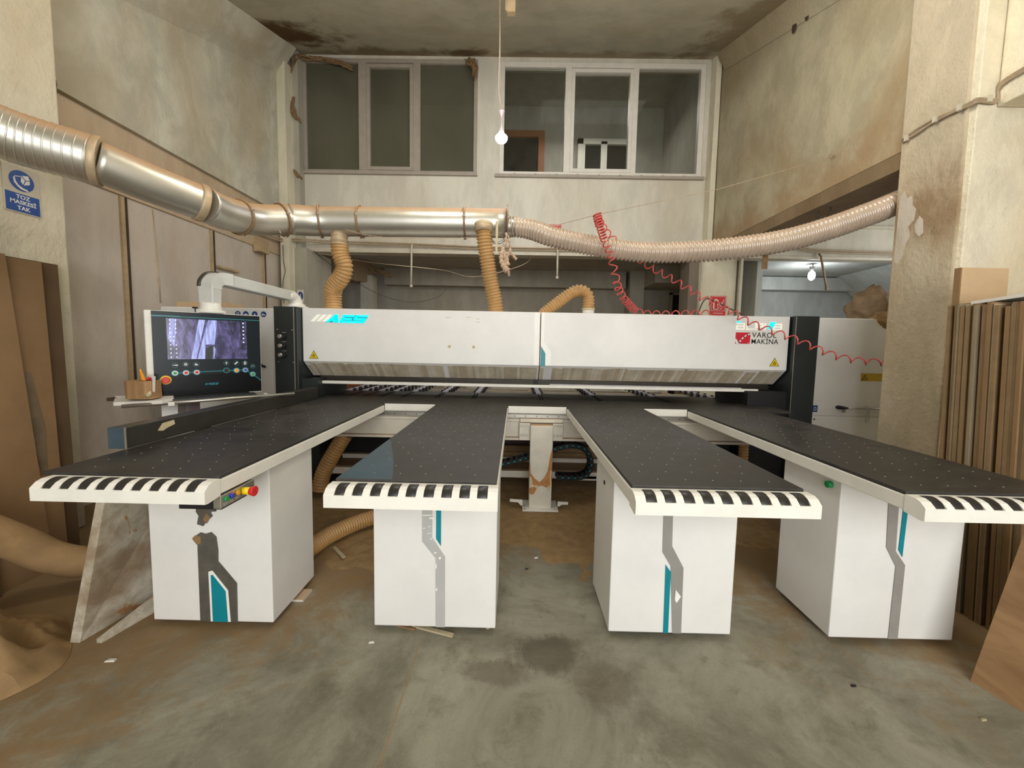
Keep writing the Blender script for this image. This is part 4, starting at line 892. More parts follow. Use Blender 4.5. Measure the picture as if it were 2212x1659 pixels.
# second logo: rounded lower-case letters with cyan accents
wl = MB(); w_ = 0.013
def A(pts): wl.stroke(pts, w_, OB, FX, FZ, FN, 0.004)
za, zb, zc = 1.700, 1.752, 1.727
def low_a(x, w):
    A([(x, zb), (x+w, zb)]); A([(x+w, zb), (x+w, za)]); A([(x+w, za), (x, za)]); A([(x, za), (x, zc)]); A([(x, zc), (x+w, zc)])
low_a(2.150, 0.070)
A([(2.248, zb+.004), (2.248, za)]); A([(2.248, za), (2.312, za)])
A([(2.335, za-.004), (2.335, zb)]); A([(2.335, zb), (2.400, zb)]); A([(2.400, zb), (2.400, zc-.004)]); A([(2.400, zc-.004), (2.335, zc-.004)])
A([(2.424, zb+.004), (2.424, za-.004)]); A([(2.424, zc), (2.480, zc)]); A([(2.484, zb+.004), (2.484, za-.004)])
low_a(2.510, 0.070)
obj('logo_letters', wl, 'white_lit', saw)
obj('logo_accent', MB().poly([(2.147, 1.764), (2.152, 1.777), (2.18, 1.777), (2.19, 1.766), (2.165, 1.758)], OB, FX, FZ, FN, 0.004).poly([(2.448, 1.716), (2.452, 1.735), (2.47, 1.752), (2.474, 1.772), (2.53, 1.770), (2.508, 1.745), (2.502, 1.716), (2.488, 1.704), (2.478, 1.695), (2.466, 1.706)], OB, FX, FZ, FN, 0.0055), 'cyan_lit', saw)
obj('logo_emblem', MB().poly([(2.143, 1.558), (2.286, 1.558), (2.289, 1.668), (2.145, 1.668)], OB, FX, FZ, FN, 0.001), 'logo_red', saw)
sw = MB()
arc = [(2.286, 1.655), (2.255, 1.645), (2.225, 1.625), (2.200, 1.598), (2.183, 1.570), (2.178, 1.557)]
sw.stroke(arc, 0.013, OB, FX, FZ, FN, 0.001, base=0.001)
sw.poly([(2.178, 1.556), (2.160, 1.595), (2.141, 1.612), (2.141, 1.585), (2.155, 1.557)], OB, FX, FZ, FN, 0.001, base=0.001)
sw.box(2.262, 2.284, 3.7965, 3.798, 1.566, 1.569)
obj('emblem_swoosh', sw, 'white', saw)
obj('brand_text', text_mb('VAROL', 0.070, (2.303, 3.7995, 1.622), FX, FZ, FN, bold=0.0004, xs=1.0, space=1.10), 'text_black', saw)
obj('brand_text', text_mb('MAKİNA', 0.068, (2.297, 3.7995, 1.560), FX, FZ, FN, bold=0.0004, xs=0.94, space=1.06), 'text_black', saw)
def warn(x, z, s_):
    o = obj('warning_sticker', MB().poly([(x-s_, z), (x+s_, z), (x, z+s_*1.75)], OB, FX, FZ, FN, 0.0010), 'text_black', saw)
    k = 0.84
    obj('sticker_face', MB().poly([(x-s_*k, z+s_*.09), (x+s_*k, z+s_*.09), (x, z+s_*1.56)], OB, FX, FZ, FN, 0.0008, base=0.0010), 'yellow', o)
    obj('sticker_symbol', MB().stroke([(x-s_*.36, z+s_*.36), (x+s_*.30, z+s_*.36)], s_*.12, OB, FX, FZ, FN, .0006, .0018).stroke([(x-s_*.30, z+s_*.62), (x+s_*.05, z+s_*.78), (x+s_*.26, z+s_*.55)], s_*.13, OB, FX, FZ, FN, .0006, .0018).disc((x, z+s_*.95), s_*.10, OB, FX, FZ, FN, .0006, 8, .0018), 'text_black', o)
warn(-2.008, 1.330, 0.047); warn(2.540, 1.343, 0.048)
# centre seam stripes
obj('seam_stripe', MB().poly([(0.176, 1.308), (0.226, 1.308), (0.226, 1.826), (0.176, 1.826)], OB, FX, FZ, FN, 0.001), 'vinyl_white', saw)
obj('seam_stripe', MB().poly([(0.242, 1.308), (0.344, 1.308), (0.344, 1.435), (0.272, 1.545), (0.272, 1.826), (0.242, 1.826)], OB, FX, FZ, FN, 0.001), 'vinyl_white', saw)
obj('seam_accent', MB().poly([(0.244, 1.300), (0.290, 1.300), (0.290, 1.425), (0.244, 1.500)], OB, FX, FZ, FN, 0.001, base=0.001), 'teal', saw)
sm_ = MB()
for (x, z) in [(-0.66, 1.475), (-0.42, 1.475)]: sm_.disc((x, z), 0.016, OB, FX, FZ, FN, 0.0008, 9)
for (x, z, w) in [(-0.70, 1.76, .06), (-0.50, 1.765, .05), (-0.40, 1.75, .04), (-0.40, 1.72, .04)]: sm_.box(x, x+w, 3.7985, 3.7995, z, z+.004)
obj('glue_marks', sm_, 'tape', saw)

# white switch cabinets at both ends of the saw
cabl = thing('control_cabinet', 'tall white cabinet behind the console screen with four blue safety stickers', 'cabinet', (-2.99, 4.2, 0.0))
obj('body', MB().box(-3.62, -2.356, 3.902, 4.5, 0.0, 1.826), 'white', cabl, bev=0.008)
obj('door', MB().box(-3.61, -2.362, 3.893, 3.902, 0.06, 1.815), 'white', cabl, bev=0.003)
lt = obj('latch', MB().cyl((-2.60, 3.893, 1.248), (-2.60, 3.873, 1.248), 0.016, n=14).hexa([(-2.605, 3.872, 1.238), (-2.545, 3.872, 1.222), (-2.545, 3.880, 1.222), (-2.605, 3.880, 1.238)], [(-2.605, 3.872, 1.256), (-2.545, 3.872, 1.246), (-2.545, 3.880, 1.246), (-2.605, 3.880, 1.256)]), 'black', cabl)
for i, x in enumerate((-2.822, -2.740, -2.650, -2.560)):
    O_ = (0, 3.8928, 0)
    o = obj('safety_sticker', MB().disc((x, 1.764), 0.029, O_, FX, FZ, FN, 0.0012, 24), 'sign_blue', cabl)
    y_ = MB()
    if i == 0: y_.ringflat((x, 1.764), 0.012, 0.017, O_, FX, FZ, FN, .0008, 14, .0012).box(x-.004, x+.004, 3.891, 3.8916, 1.755, 1.770)
    elif i == 1: y_.poly([(x-.018, 1.752), (x+.018, 1.752), (x+.012, 1.768), (x-.012, 1.768)], O_, FX, FZ, FN, .0008, .0012)
    elif i == 2: y_.poly([(x-.008, 1.745), (x+.010, 1.745), (x+.006, 1.772), (x-.006, 1.768)], O_, FX, FZ, FN, .0008, .0012)
    else: y_.poly([(x-.020, 1.752), (x+.020, 1.752), (x+.018, 1.760), (x, 1.766), (x-.012, 1.774), (x-.018, 1.770)], O_, FX, FZ, FN, .0008, .0012)
    obj('sticker_symbol', y_, 'sign_white', o)
tag(obj('junction_box', MB().box(-3.52, -3.02, 3.98, 4.3, 1.826, 1.885).box(-3.40, -3.24, 3.975, 3.98, 1.835, 1.875), 'tan_board', loc=(-3.27, 4.1, 1.826), bev=0.012), 'low dusty pink box with dark slot lying on the white cabinet', 'box')
cabr = thing('control_cabinet', 'white cabinet under the dusty sack with yellow warning label, half hidden by the beige pillar', 'cabinet', (3.6, 4.2, 0.0))
obj('body', MB().box(2.92, 4.45, 3.957, 4.6, 0.0, 1.838), 'white', cabr, bev=0.008)
obj('door', MB().box(2.925, 4.44, 3.948, 3.957, 0.84, 1.83), 'white', cabr, bev=0.003)
obj('door', MB().box(2.925, 4.44, 3.948, 3.957, 0.05, 0.82), 'white', cabr, bev=0.003)
yl = obj('warning_label', MB().box(3.525, 3.745, 3.9465, 3.948, 1.205, 1.285), 'yellow_dark', cabr)
obj('label_symbol', MB().poly([(3.533, 1.215), (3.598, 1.215), (3.565, 1.272)], (0, 3.9465, 0), FX, FZ, FN, .001), 'text_black', yl)
obj('label_symbol', MB().poly([(3.542, 1.219), (3.589, 1.219), (3.565, 1.262)], (0, 3.9455, 0), FX, FZ, FN, .0006), 'yellow_dark', yl)
obj('label_symbol', MB().box(3.563, 3.567, 3.9444, 3.9449, 1.226, 1.25), 'text_black', yl)
bs = obj('blue_label', MB().box(3.06, 3.11, 3.9465, 3.948, 0.875, 0.945), 'sign_blue', cabr)
obj('label_symbol', MB().box(3.073, 3.097, 3.946, 3.9465, 0.890, 0.925), 'sign_white', bs)
obj('label_symbol', MB().box(3.078, 3.092, 3.9455, 3.946, 0.895, 0.918), 'sign_blue', bs)
obj('door_screw', MB().cyl((3.085, 3.948, 0.80), (3.085, 3.944, 0.80), 0.008, n=10), 'black', cabr)
rd = thing('lever_rod', 'thin steel rod with black grip hung level across the white cabinet by the pillar', 'rod', (3.5, 3.93, 0.93))
obj('rod', MB().cyl((3.36, 3.925, 0.925), (4.0, 3.925, 0.925), 0.008, n=10), 'steel', rd)
obj('grip', MB().tube([(3.285, 3.925, 0.93), (3.30, 3.925, 0.932), (3.35, 3.925, 0.928), (3.40, 3.925, 0.925)], [0.012, 0.020, 0.018, 0.010], 12), 'black', rd)
obj('hanging_wire', MB().tube(spline([(3.64, 3.92, 0.935), (3.60, 3.92, 0.90), (3.585, 3.92, 0.82), (3.60, 3.92, 0.78), (3.615, 3.92, 0.82), (3.605, 3.92, 0.90), (3.575, 3.92, 0.94), (3.61, 3.92, 0.95)], 6), 0.0035, 5), 'steel', rd)
obj('wall_clip', MB().box(3.36, 3.38, 3.925, 3.948, 0.88, 0.925), 'steel', rd)
sk = MB()
def sackf(cx, cy, cz, rx, ry, rz, seed, mm):
    rg = random.Random(seed); ph = [rg.uniform(0, 6) for _ in range(6)]
    def f(u, v):
        a = u*2*PI; b = (v-0.5)*PI; r = 1+0.12*math.sin(3*a+ph[0])+0.10*math.sin(5*a+4*b+ph[1])+0.07*math.sin(9*b+ph[2]+2*a)+.05*math.sin(11*a+ph[3])
        z = math.sin(b)*rz*r
        return (cx+math.cos(b)*math.cos(a)*rx*r, cy+math.cos(b)*math.sin(a)*ry*r, max(cz+z, cz-rz*0.62))
    return mm.grid(f, 26, 16)
sackf(3.90, 4.30, 1.97, 0.20, 0.2, 0.21, 3, sk)
M['sack_dark'] = plain('dusty_brown_plastic', srgb(150, 126, 98), 0.7, var=0.3, scale=9, world=True)
tag(obj('plastic_sack', sk, 'sack_dark', loc=(3.90, 4.3, 1.84)), 'crumpled dusty sack lying on top of the white cabinet', 'sack')
sk = MB(); sackf(3.72, 3.99, 1.80, 0.12, 0.06, 0.10, 5, sk); sackf(3.84, 3.99, 1.83, 0.10, 0.06, 0.07, 8, sk)
tag(obj('crumpled_rag', sk, 'sack', loc=(3.78, 4.0, 1.75)), 'crumpled tan rag drooping over the front top edge of the white cabinet', 'rag')
tag(obj('lamp_housing', MB().box(4.03, 4.3, 4.02, 4.12, 1.98, 2.08).box(4.15, 4.22, 4.04, 4.10, 1.84, 1.98), 'black', loc=(4.1, 4.27, 1.84), bev=0.01), 'black device poking out from behind the pillar above the sack', 'device')

# ================================================================== EXTRACTION DUCT
du = thing('extraction_duct', 'big silver extraction duct with tan dust on top, running along and over the machine', 'duct', (-1.6, 4.0, 2.70))
P1 = [(-3.22, 1.35, 2.95), (-3.22, 1.90, 2.80), (-3.04, 2.30, 2.685), (-2.725, 2.535, 2.63)]
sp = resample(spline(P1, 10), 0.02)
seg1 = obj('spiral_section', MB().tube(sp, 0.148, 32), 'galv', du)
for i in range(6, len(sp)-1, 2):
    a = sp[i]; d = (sp[min(i+1, len(sp)-1)]-sp[i-1]).normalized()
    obj('spiral_seam', MB().tube([a-d*0.004, a, a+d*0.004], [0.148, 0.151, 0.148], 32, caps=False), 'galv', seg1)
def ring(p, d, r, w, mat, name='joint_ring', par=None):
    p = Vector(p); d = Vector(d).normalized()
    return obj(name, MB().tube([p-d*w, p-d*w*.6, p+d*w*.6, p+d*w], [r*0.97, r, r, r*0.97], 32), mat, par or du)
dd = (sp[-1]-sp[-4]).normalized()
ring(sp[-1]+dd*0.01, dd, 0.155, 0.020, 'gold_flange', 'collar')
P2 = [tuple(sp[-1]), (-2.57, 2.76, 2.575), (-2.42, 3.00, 2.535)]
obj('duct_section', MB().tube(spline(P2, 8), 0.130, 32), 'galv', du)
ring((-2.425, 2.99, 2.537), (0.15, 0.24, -0.04), 0.141, 0.026, 'gold_flange', 'collar')
P3 = spline([(-2.42, 3.0, 2.535), (-2.41, 3.22, 2.535), (-2.36, 3.50, 2.575), (-2.20, 3.78, 2.665)], 8)
obj('duct_section', MB().tube(P3, 0.134, 32), 'galv', du)
P4 = spline([(-2.20, 3.78, 2.665), (-2.0, 3.90, 2.690), (-1.75, 3.945, 2.705), (-1.2, 3.98, 2.718), (-0.12, 4.05, 2.745)], 8)
obj('duct_section', MB().tube(P4, 0.141, 32), 'galv', du)
def near(Pl, x): return min(range(len(Pl)), key=lambda i: abs(Pl[i].x-x))
def clampring(Pl, i, r):
    i = max(1, min(len(Pl)-2, i)); p = Pl[i]; d = (Pl[i+1]-Pl[i-1]).normalized()
    o = ring(p, d, r+0.018, 0.009, 'galv_ring', 'clamp_ring')
    for a_ in (0.4, 2.2, 4.0, 5.4):
        u_ = d.orthogonal().normalized(); w_2 = d.cross(u_); q = p+(u_*math.cos(a_)+w_2*math.sin(a_))*(r+0.016)
        obj('ring_bolt', MB().cyl(tuple(q-d*0.014), tuple(q+d*0.014), 0.006, n=8), 'steel', o)
clampring(P3, 12, 0.134); clampring(P3, 22, 0.136); clampring(P4, near(P4, -1.98), 0.141); clampring(P4, near(P4, -1.57), 0.141); clampring(P4, near(P4, -0.52), 0.141)
ef = ring((-0.118, 4.05, 2.745), (1, 0.06, 0.02), 0.158, 0.006, 'galv_ring', 'end_flange')
obj('flange_bolt', MB().cyl((-0.118, 4.045, 2.895), (-0.118, 4.045, 2.935), 0.004, n=8), 'galv_ring', ef)
for i, (x, zz) in enumerate([(-2.44, 2.86), (-0.52, 2.88)]):
    pass
cpipe = obj('end_cone', MB().tube([(-0.115, 4.05, 2.715), (-0.09, 4.045, 2.712), (-0.02, 4.03, 2.705)], [0.115, 0.098, 0.094], 28), 'steel', du)
for x in (-0.088, -0.062, -0.036): ring((x, 4.042, 2.711), (1, -.15, -.08), 0.103, 0.006, 'galv', 'cone_band')
# branch stubs for the drop hoses
obj('branch_stub', MB().cyl((-1.795, 3.93, 2.62), (-1.795, 3.93, 2.46), 0.078, n=28), 'gold_flange', du)
for z in (2.56, 2.515, 2.475): obj('stub_band', MB().tube([(-1.795, 3.93, z-.010), (-1.795, 3.93, z), (-1.795, 3.93, z+.010)], [0.078, 0.085, 0.078], 28, caps=False), 'gold_flange', du)
obj('branch_stub', MB().cyl((-0.345, 3.90, 2.70), (-0.343, 3.89, 2.61), 0.084, n=28), 'gold_flange', du)
obj('tape_wrap', MB().tube([(-0.345, 3.90, 2.70), (-0.345, 3.90, 2.685), (-0.345, 3.90, 2.67)], [0.088, 0.090, 0.084], 20), 'tape', du)
tag(obj('light_tape', MB().tube([(-2.305, 3.62, 2.715), (-2.25, 3.60, 2.66), (-2.22, 3.60, 2.58), (-2.20, 3.62, 2.49)], 0.006, 6), 'tape', du), None)
# hoses
tag(obj('drop_hose', ribbed([(-1.795, 3.93, 2.48), (-1.790, 3.94, 2.38), (-1.765, 3.96, 2.27), (-1.80, 3.98, 2.17), (-1.90, 4.02, 2.07), (-1.925, 4.05, 1.98), (-1.925, 4.06, 1.828)], 0.090, 0.030, 0.018, 24), 'hose_tan', loc=(-1.925, 4.06, 1.828)), 'tan ribbed hose with an S-bend dropping from the duct beside the console arm', 'hose', 'tan dust hoses above the beam')
tag(obj('drop_hose', ribbed([(-0.343, 3.895, 2.64), (-0.325, 3.92, 2.46), (-0.275, 3.99, 2.16), (-0.23, 4.03, 1.95), (-0.215, 4.05, 1.828)], 0.082, 0.030, 0.018, 24), 'hose_tan', loc=(-0.215, 4.05, 1.828)), 'straight tan ribbed hose dropping from the end of the silver duct', 'hose', 'tan dust hoses above the beam')
hh = tag(obj('drop_hose', ribbed([(0.27, 4.15, 1.829), (0.42, 4.13, 1.95), (0.58, 4.10, 2.065), (0.67, 4.10, 2.085), (0.735, 4.10, 2.045), (0.752, 4.10, 1.97), (0.752, 4.10, 1.90)], 0.068, 0.030, 0.018, 24), 'hose_tan', loc=(0.752, 4.10, 1.828)), 'tan ribbed hose humped over the middle of the beam', 'hose', 'tan dust hoses above the beam')
obj('pipe_stub', MB().cyl((0.752, 4.10, 1.90), (0.752, 4.10, 1.829), 0.062, n=24), 'white_frame', hh)
obj('hose_clamp', MB().cyl((0.752, 4.10, 1.905), (0.752, 4.10, 1.885), 0.069, n=24), 'tape', hh)
bh = ribbed([(-0.03, 4.03, 2.705), (0.14, 3.98, 2.665), (0.37, 3.88, 2.565), (0.82, 3.76, 2.448), (1.215, 3.70, 2.396), (1.64, 3.62, 2.392), (2.03, 3.55, 2.42), (2.38, 3.50, 2.475), (2.72, 3.46, 2.575), (3.08, 3.42, 2.71), (3.28, 3.42, 2.78), (3.9, 3.5, 2.85)], 0.100, 0.036, 0.020, 28, 4)
tag(obj('duct_hose', bh, 'hose_grey', loc=(1.6, 3.62, 2.39)), 'long thick beige-grey ribbed hose sagging from the duct end to the stained pillar', 'hose')
# dusty glove and tape tails hanging at the duct end
gv = thing('hanging_glove', 'dusty shrivelled glove and rag tied under the duct end', 'rag', (-0.12, 3.94, 2.60))
def lump(pts, rs, name): obj(name, MB().tube(spline(pts, 6), [rs[0]+(rs[1]-rs[0])*i/(6*(len(pts)-1))+0.005*math.sin(i*1.7) for i in range(6*(len(pts)-1)+1)], 8), 'rag', gv)
lump([(-0.12, 3.93, 2.62), (-0.125, 3.93, 2.53), (-0.15, 3.93, 2.46)], (0.010, 0.018), 'cuff')
lump([(-0.15, 3.93, 2.47), (-0.165, 3.92, 2.40), (-0.160, 3.92, 2.33), (-0.13, 3.92, 2.275), (-0.10, 3.92, 2.24)], (0.018, 0.034), 'palm')
lump([(-0.15, 3.93, 2.45), (-0.13, 3.93, 2.37), (-0.13, 3.93, 2.31)], (0.018, 0.012), 'finger')
lump([(-0.105, 3.94, 2.60), (-0.085, 3.94, 2.52), (-0.08, 3.94, 2.45), (-0.11, 3.94, 2.38), (-0.10, 3.94, 2.30)], (0.007, 0.022), 'finger')
lump([(-0.08, 3.94, 2.44), (-0.05, 3.94, 2.40), (-0.015, 3.94, 2.36)], (0.010, 0.016), 'finger')
lump([(-0.10, 3.92, 2.25), (-0.09, 3.92, 2.22), (-0.085, 3.92, 2.19)], (0.018, 0.010), 'finger')
tag(obj('tape_tail', MB().hexa([(-0.225, 3.90, 2.41), (-0.205, 3.90, 2.41), (-0.205, 3.905, 2.41), (-0.225, 3.905, 2.41)], [(-0.225, 3.897, 2.72), (-0.200, 3.897, 2.72), (-0.200, 3.902, 2.72), (-0.225, 3.902, 2.72)]), 'tape'), 'strip of old masking tape dangling beside the tan hose', 'tape')
rg_ = MB(); rg_.tube(spline([(-0.30, 4.05, 2.60), (-0.24, 4.05, 2.55), (-0.17, 4.05, 2.56), (-0.13, 4.05, 2.61)], 6), 0.012, 8)
tag(obj('duct_hook', rg_, 'steel'), 'curved steel hanger just below the end of the silver duct', 'hanger')

# ------------------------------------------------------------------ red coiled air hoses and their chain
def coil(pts, radius, pitch, tube=0.0062, seg=12, squash=1.0):
    base = resample(spline(pts, 14), 0.008); out = []; ph = 0.0; u = Vector((0, 1, 0)); L_ = 0; tot = sum((b-a).length for a, b in zip(base, base[1:]))
    for i in range(len(base)):
        d = (base[min(i+1, len(base)-1)]-base[max(i-1, 0)]).normalized()
        u = (u-d*u.dot(d)).normalized(); w = d.cross(u)
        f = i/(len(base)-1); pt = pitch(f) if callable(pitch) else pitch; rr_ = radius(f) if callable(radius) else radius
        if i: ph += 2*PI*0.008/pt
        out.append((base[i], u, w, ph, rr_))
    # finer sampling along the turn
    res = []
    for (b0, u0, w0, p0, r0), (b1, u1, w1, p1, r1) in zip(out, out[1:]):
        k = max(1, int((p1-p0)/(2*PI/seg)+0.999))
        for j in range(k):
            t_ = j/k; p = p0+(p1-p0)*t_; r_ = r0+(r1-r0)*t_
            res.append(b0.lerp(b1, t_)+(u0*math.cos(p)+w0*math.sin(p))*r_)
    return MB().tube(res, tube, 6)
mixf = lambda a, b, f: a+(b-a)*f
def pA(f):
    if f < 0.12: return 0.028
    if f < 0.22: return 0.055
    if f < 0.36: return 0.10
    if f < 0.46: return 0.062
    if f < 0.55: return 0.030
    return 0.100
tag(obj('coiled_air_hose', coil([(0.724, 3.63, 2.685), (0.745, 3.62, 2.60), (0.775, 3.60, 2.50), (0.83, 3.58, 2.36), (0.90, 3.62, 2.17), (0.98, 3.75, 2.04), (1.10, 3.85, 1.93), (1.26, 3.98, 1.858), (1.5, 4.02, 1.850), (1.80, 4.02, 1.862), (2.02, 4.0, 1.865)], lambda f: 0.030 if f < .25 else 0.034, pA), 'red', loc=(1.8, 4.0, 1.83)), 'red coiled air hose hanging in front of the grey hose down onto the beam top', 'air hose', 'red coiled air hoses')
tag(obj('coiled_air_hose', coil([(0.724, 3.63, 2.69), (0.80, 3.80, 2.67), (0.93, 3.95, 2.60), (1.10, 3.95, 2.48), (1.25, 3.85, 2.32), (1.45, 3.70, 2.16), (1.70, 3.65, 1.99), (1.97, 3.65, 1.865), (2.187, 3.62, 1.745), (2.52, 3.55, 1.61), (2.83, 3.50, 1.475), (3.03, 3.46, 1.425), (3.26, 3.42, 1.41), (3.5, 3.42, 1.40)], lambda f: 0.030, lambda f: 0.10 if f < .6 else 0.115), 'red', loc=(2.2, 3.62, 1.74)), 'red coiled air hose stretched diagonally across the white beam to the pillar', 'air hose', 'red coiled air hoses')
tag(obj('hose_loop', coil([(0.715, 3.63, 2.72), (0.73, 3.63, 2.66), (0.745, 3.63, 2.61)], 0.036, 0.022), 'red', loc=(0.73, 3.63, 2.66)), 'tight bunch of red hose loops tied to the thin chain', 'air hose')
chn = MB()
cl = resample([Vector(p) for p in [(-0.10, 4.05, 2.60), (0.10, 3.95, 2.63), (0.724, 3.63, 2.71)]], 0.022) + resample([Vector((0.724, 3.63, 2.71)), Vector((1.9, 3.80, 3.02)), Vector((3.098, 3.987, 3.423))], 0.022)
for i in range(len(cl)-1):
    a, b = cl[i], cl[i+1]; d = (b-a).normalized(); n_ = Vector((0, 0, 1)) if i % 2 else Vector((0, 1, 0)); n_ = (n_-d*n_.dot(d)).normalized()*0.0045
    chn.tube([tuple(a-d*.002), tuple(a+(b-a)*.5+n_), tuple(b+d*.002)], 0.0019, 4, sm=False); chn.tube([tuple(a-d*.002), tuple(a+(b-a)*.5-n_), tuple(b+d*.002)], 0.0019, 4, sm=False)
t = thing('thin_chain', 'thin steel chain strung from the duct end to an eye on the stained side wall', 'chain', (1.5, 3.75, 2.9))
tag(obj('chain_links', chn, 'cable', t), kind='stuff')
obj('eye_bolt', MB().tube(spline([(3.098, 3.99, 3.42), (3.085, 3.96, 3.44), (3.08, 4.01, 3.45), (3.09, 4.03, 3.43), (3.098, 3.99, 3.42)], 5), 0.004, 6), 'cable', t)
ch2 = MB(); c2 = resample(spline([(-1.70, 3.82, 2.60), (-1.5, 3.85, 2.555), (-1.2, 3.90, 2.54), (-0.6, 3.93, 2.56), (-0.40, 3.93, 2.575)], 8), 0.026)
for i in range(len(c2)-1):
    a, b = c2[i], c2[i+1]; n_ = Vector((0, 0, .005)) if i % 2 else Vector((0, .005, 0))
    ch2.tube([tuple(a), tuple((a+b)/2+n_), tuple(b)], 0.002, 4, sm=False); ch2.tube([tuple(a), tuple((a+b)/2-n_), tuple(b)], 0.002, 4, sm=False)
tag(obj('slack_chain', ch2, 'cable', loc=(-1.7, 3.82, 2.6)), 'slack chain hanging along the underside of the silver duct between the hoses', 'chain')

# ================================================================== LAMPS
lp = thing('pendant_lamp', 'lit bulb hanging on a thin cord before the upstairs windows', 'lamp', (-0.205, 4.35, 3.72))
obj('bulb', MB().tube([(-0.205, 4.35, 3.775), (-0.205, 4.35, 3.765), (-0.205, 4.35, 3.745), (-0.205, 4.35, 3.72), (-0.205, 4.35, 3.70), (-0.205, 4.35, 3.685)], [0.028, 0.055, 0.068, 0.062, 0.045, 0.012], 24), 'bulb', lp)
obj('bulb_base', MB().tube([(-0.205, 4.35, 3.90), (-0.205, 4.35, 3.85), (-0.205, 4.35, 3.81), (-0.205, 4.35, 3.775)], [0.014, 0.016, 0.030, 0.034], 18), 'lamp_body', lp)
obj('socket', MB().tube([(-0.207, 4.35, 4.02), (-0.207, 4.35, 4.01), (-0.207, 4.35, 3.97), (-0.207, 4.35, 3.95)], [0.034, 0.032, 0.010, 0.007], 18), 'lamp_body', lp)
obj('stem', MB().cyl((-0.207, 4.35, 3.96), (-0.205, 4.35, 3.89), 0.006, n=8), 'lamp_body', lp)
obj('cord', MB().tube(spline([(-0.207, 4.35, 4.01), (-0.225, 4.35, 4.2), (-0.235, 4.35, 4.7), (-0.245, 4.35, 5.12), (-0.245, 4.35, 5.325)], 6), 0.005, 6), 'cable', lp)
obj('cord', MB().tube(spline([(-0.207, 4.35, 4.01), (-0.242, 4.352, 4.25), (-0.240, 4.352, 4.7), (-0.248, 4.352, 5.325)], 6), 0.004, 6), 'lamp_body', lp)
tag(obj('ceiling_bracket', MB().box(-0.165, -0.08, 4.34, 4.40, 5.02, 5.335).box(-0.185, -0.165, 4.35, 4.38, 5.04, 5.335), 'brass', loc=(-0.12, 4.37, 5.335)), 'tan wooden bracket hanging from the ceiling next to the lamp cord', 'bracket')
l2 = thing('pendant_lamp', 'glowing bulb hanging in the lit rear room behind the slanting conduit', 'lamp', (5.823, 7.8, 2.97))
obj('bulb', MB().tube([(5.823, 7.8, 3.07), (5.823, 7.8, 3.05), (5.823, 7.8, 2.99), (5.823, 7.8, 2.93), (5.823, 7.8, 2.90)], [0.03, 0.05, 0.062, 0.05, 0.02], 20), 'bulb', l2)
obj('socket', MB().tube([(5.823, 7.8, 3.16), (5.823, 7.8, 3.11), (5.823, 7.8, 3.07)], [0.05, 0.02, 0.03], 14), 'lamp_body', l2)
obj('cord', MB().tube([(5.823, 7.8, 3.12), (5.84, 7.8, 3.22)], 0.006, 6), 'cable_dark', l2)

# ================================================================== SIGNS
def sign(name, label, O, U, V, N, w, h, mat):
    t = thing(name, label, 'sign', O)
    obj('plate', MB().poly([(0, 0), (w, 0), (w, h), (0, h)], O, U, V, N, 0.006), mat, t); return t
# dust mask sign on the left pillar: blue circle above, white words on blue below
O = (-3.398, 2.575, 2.335); U = (0, 1, 0); V = (0, 0, 1); N = (1, 0, 0)
sg = sign('wall_sign', 'blue and white sign saying TOZ MASKESİ TAK on the rough cream pillar', O, U, V, N, 0.195, 0.305, 'sign_white')
b_ = 0.0065
sg.children[0].data.materials[0] = M['sign_dull']
obj('sign_field', MB().poly([(0.006, 0.006), (0.189, 0.006), (0.189, 0.128), (0.006, 0.128)], O, U, V, N, 0.001, b_), 'sign_blue', sg)
obj('sign_disc', MB().disc((0.098, 0.215), 0.068, O, U, V, N, 0.001, 30, b_), 'sign_blue', sg)
hm = MB()
hm.poly([(0.060, 0.235), (0.066, 0.205), (0.078, 0.185), (0.100, 0.172), (0.128, 0.165), (0.130, 0.155), (0.115, 0.156), (0.090, 0.160), (0.072, 0.175), (0.056, 0.195), (0.052, 0.225)], O, U, V, N, .0008, b_+.001)
hm.poly([(0.098, 0.252), (0.135, 0.262), (0.142, 0.232), (0.140, 0.205), (0.105, 0.190), (0.092, 0.212)], O, U, V, N, .0008, b_+.001)
hm.stroke([(0.062, 0.236), (0.098, 0.246)], 0.005, O, U, V, N, .0008, b_+.001)
obj('mask_symbol', hm, 'sign_white', sg)
obj('mask_line', MB().stroke([(0.098, 0.252), (0.118, 0.225), (0.142, 0.232)], 0.004, O, U, V, N, .0006, b_+.0018).stroke([(0.118, 0.225), (0.105, 0.192)], 0.004, O, U, V, N, .0006, b_+.0018), 'sign_blue', sg)
for w_t, y_t in (('TOZ', 0.094), ('MASKESİ', 0.058), ('TAK', 0.020)):
    obj('sign_text', text_mb(w_t, 0.036, Vector(O)+Vector((0, 0.098, y_t)), U, V, N, align='CENTER', bold=0.0008, base=b_+.001), 'sign_white', sg)
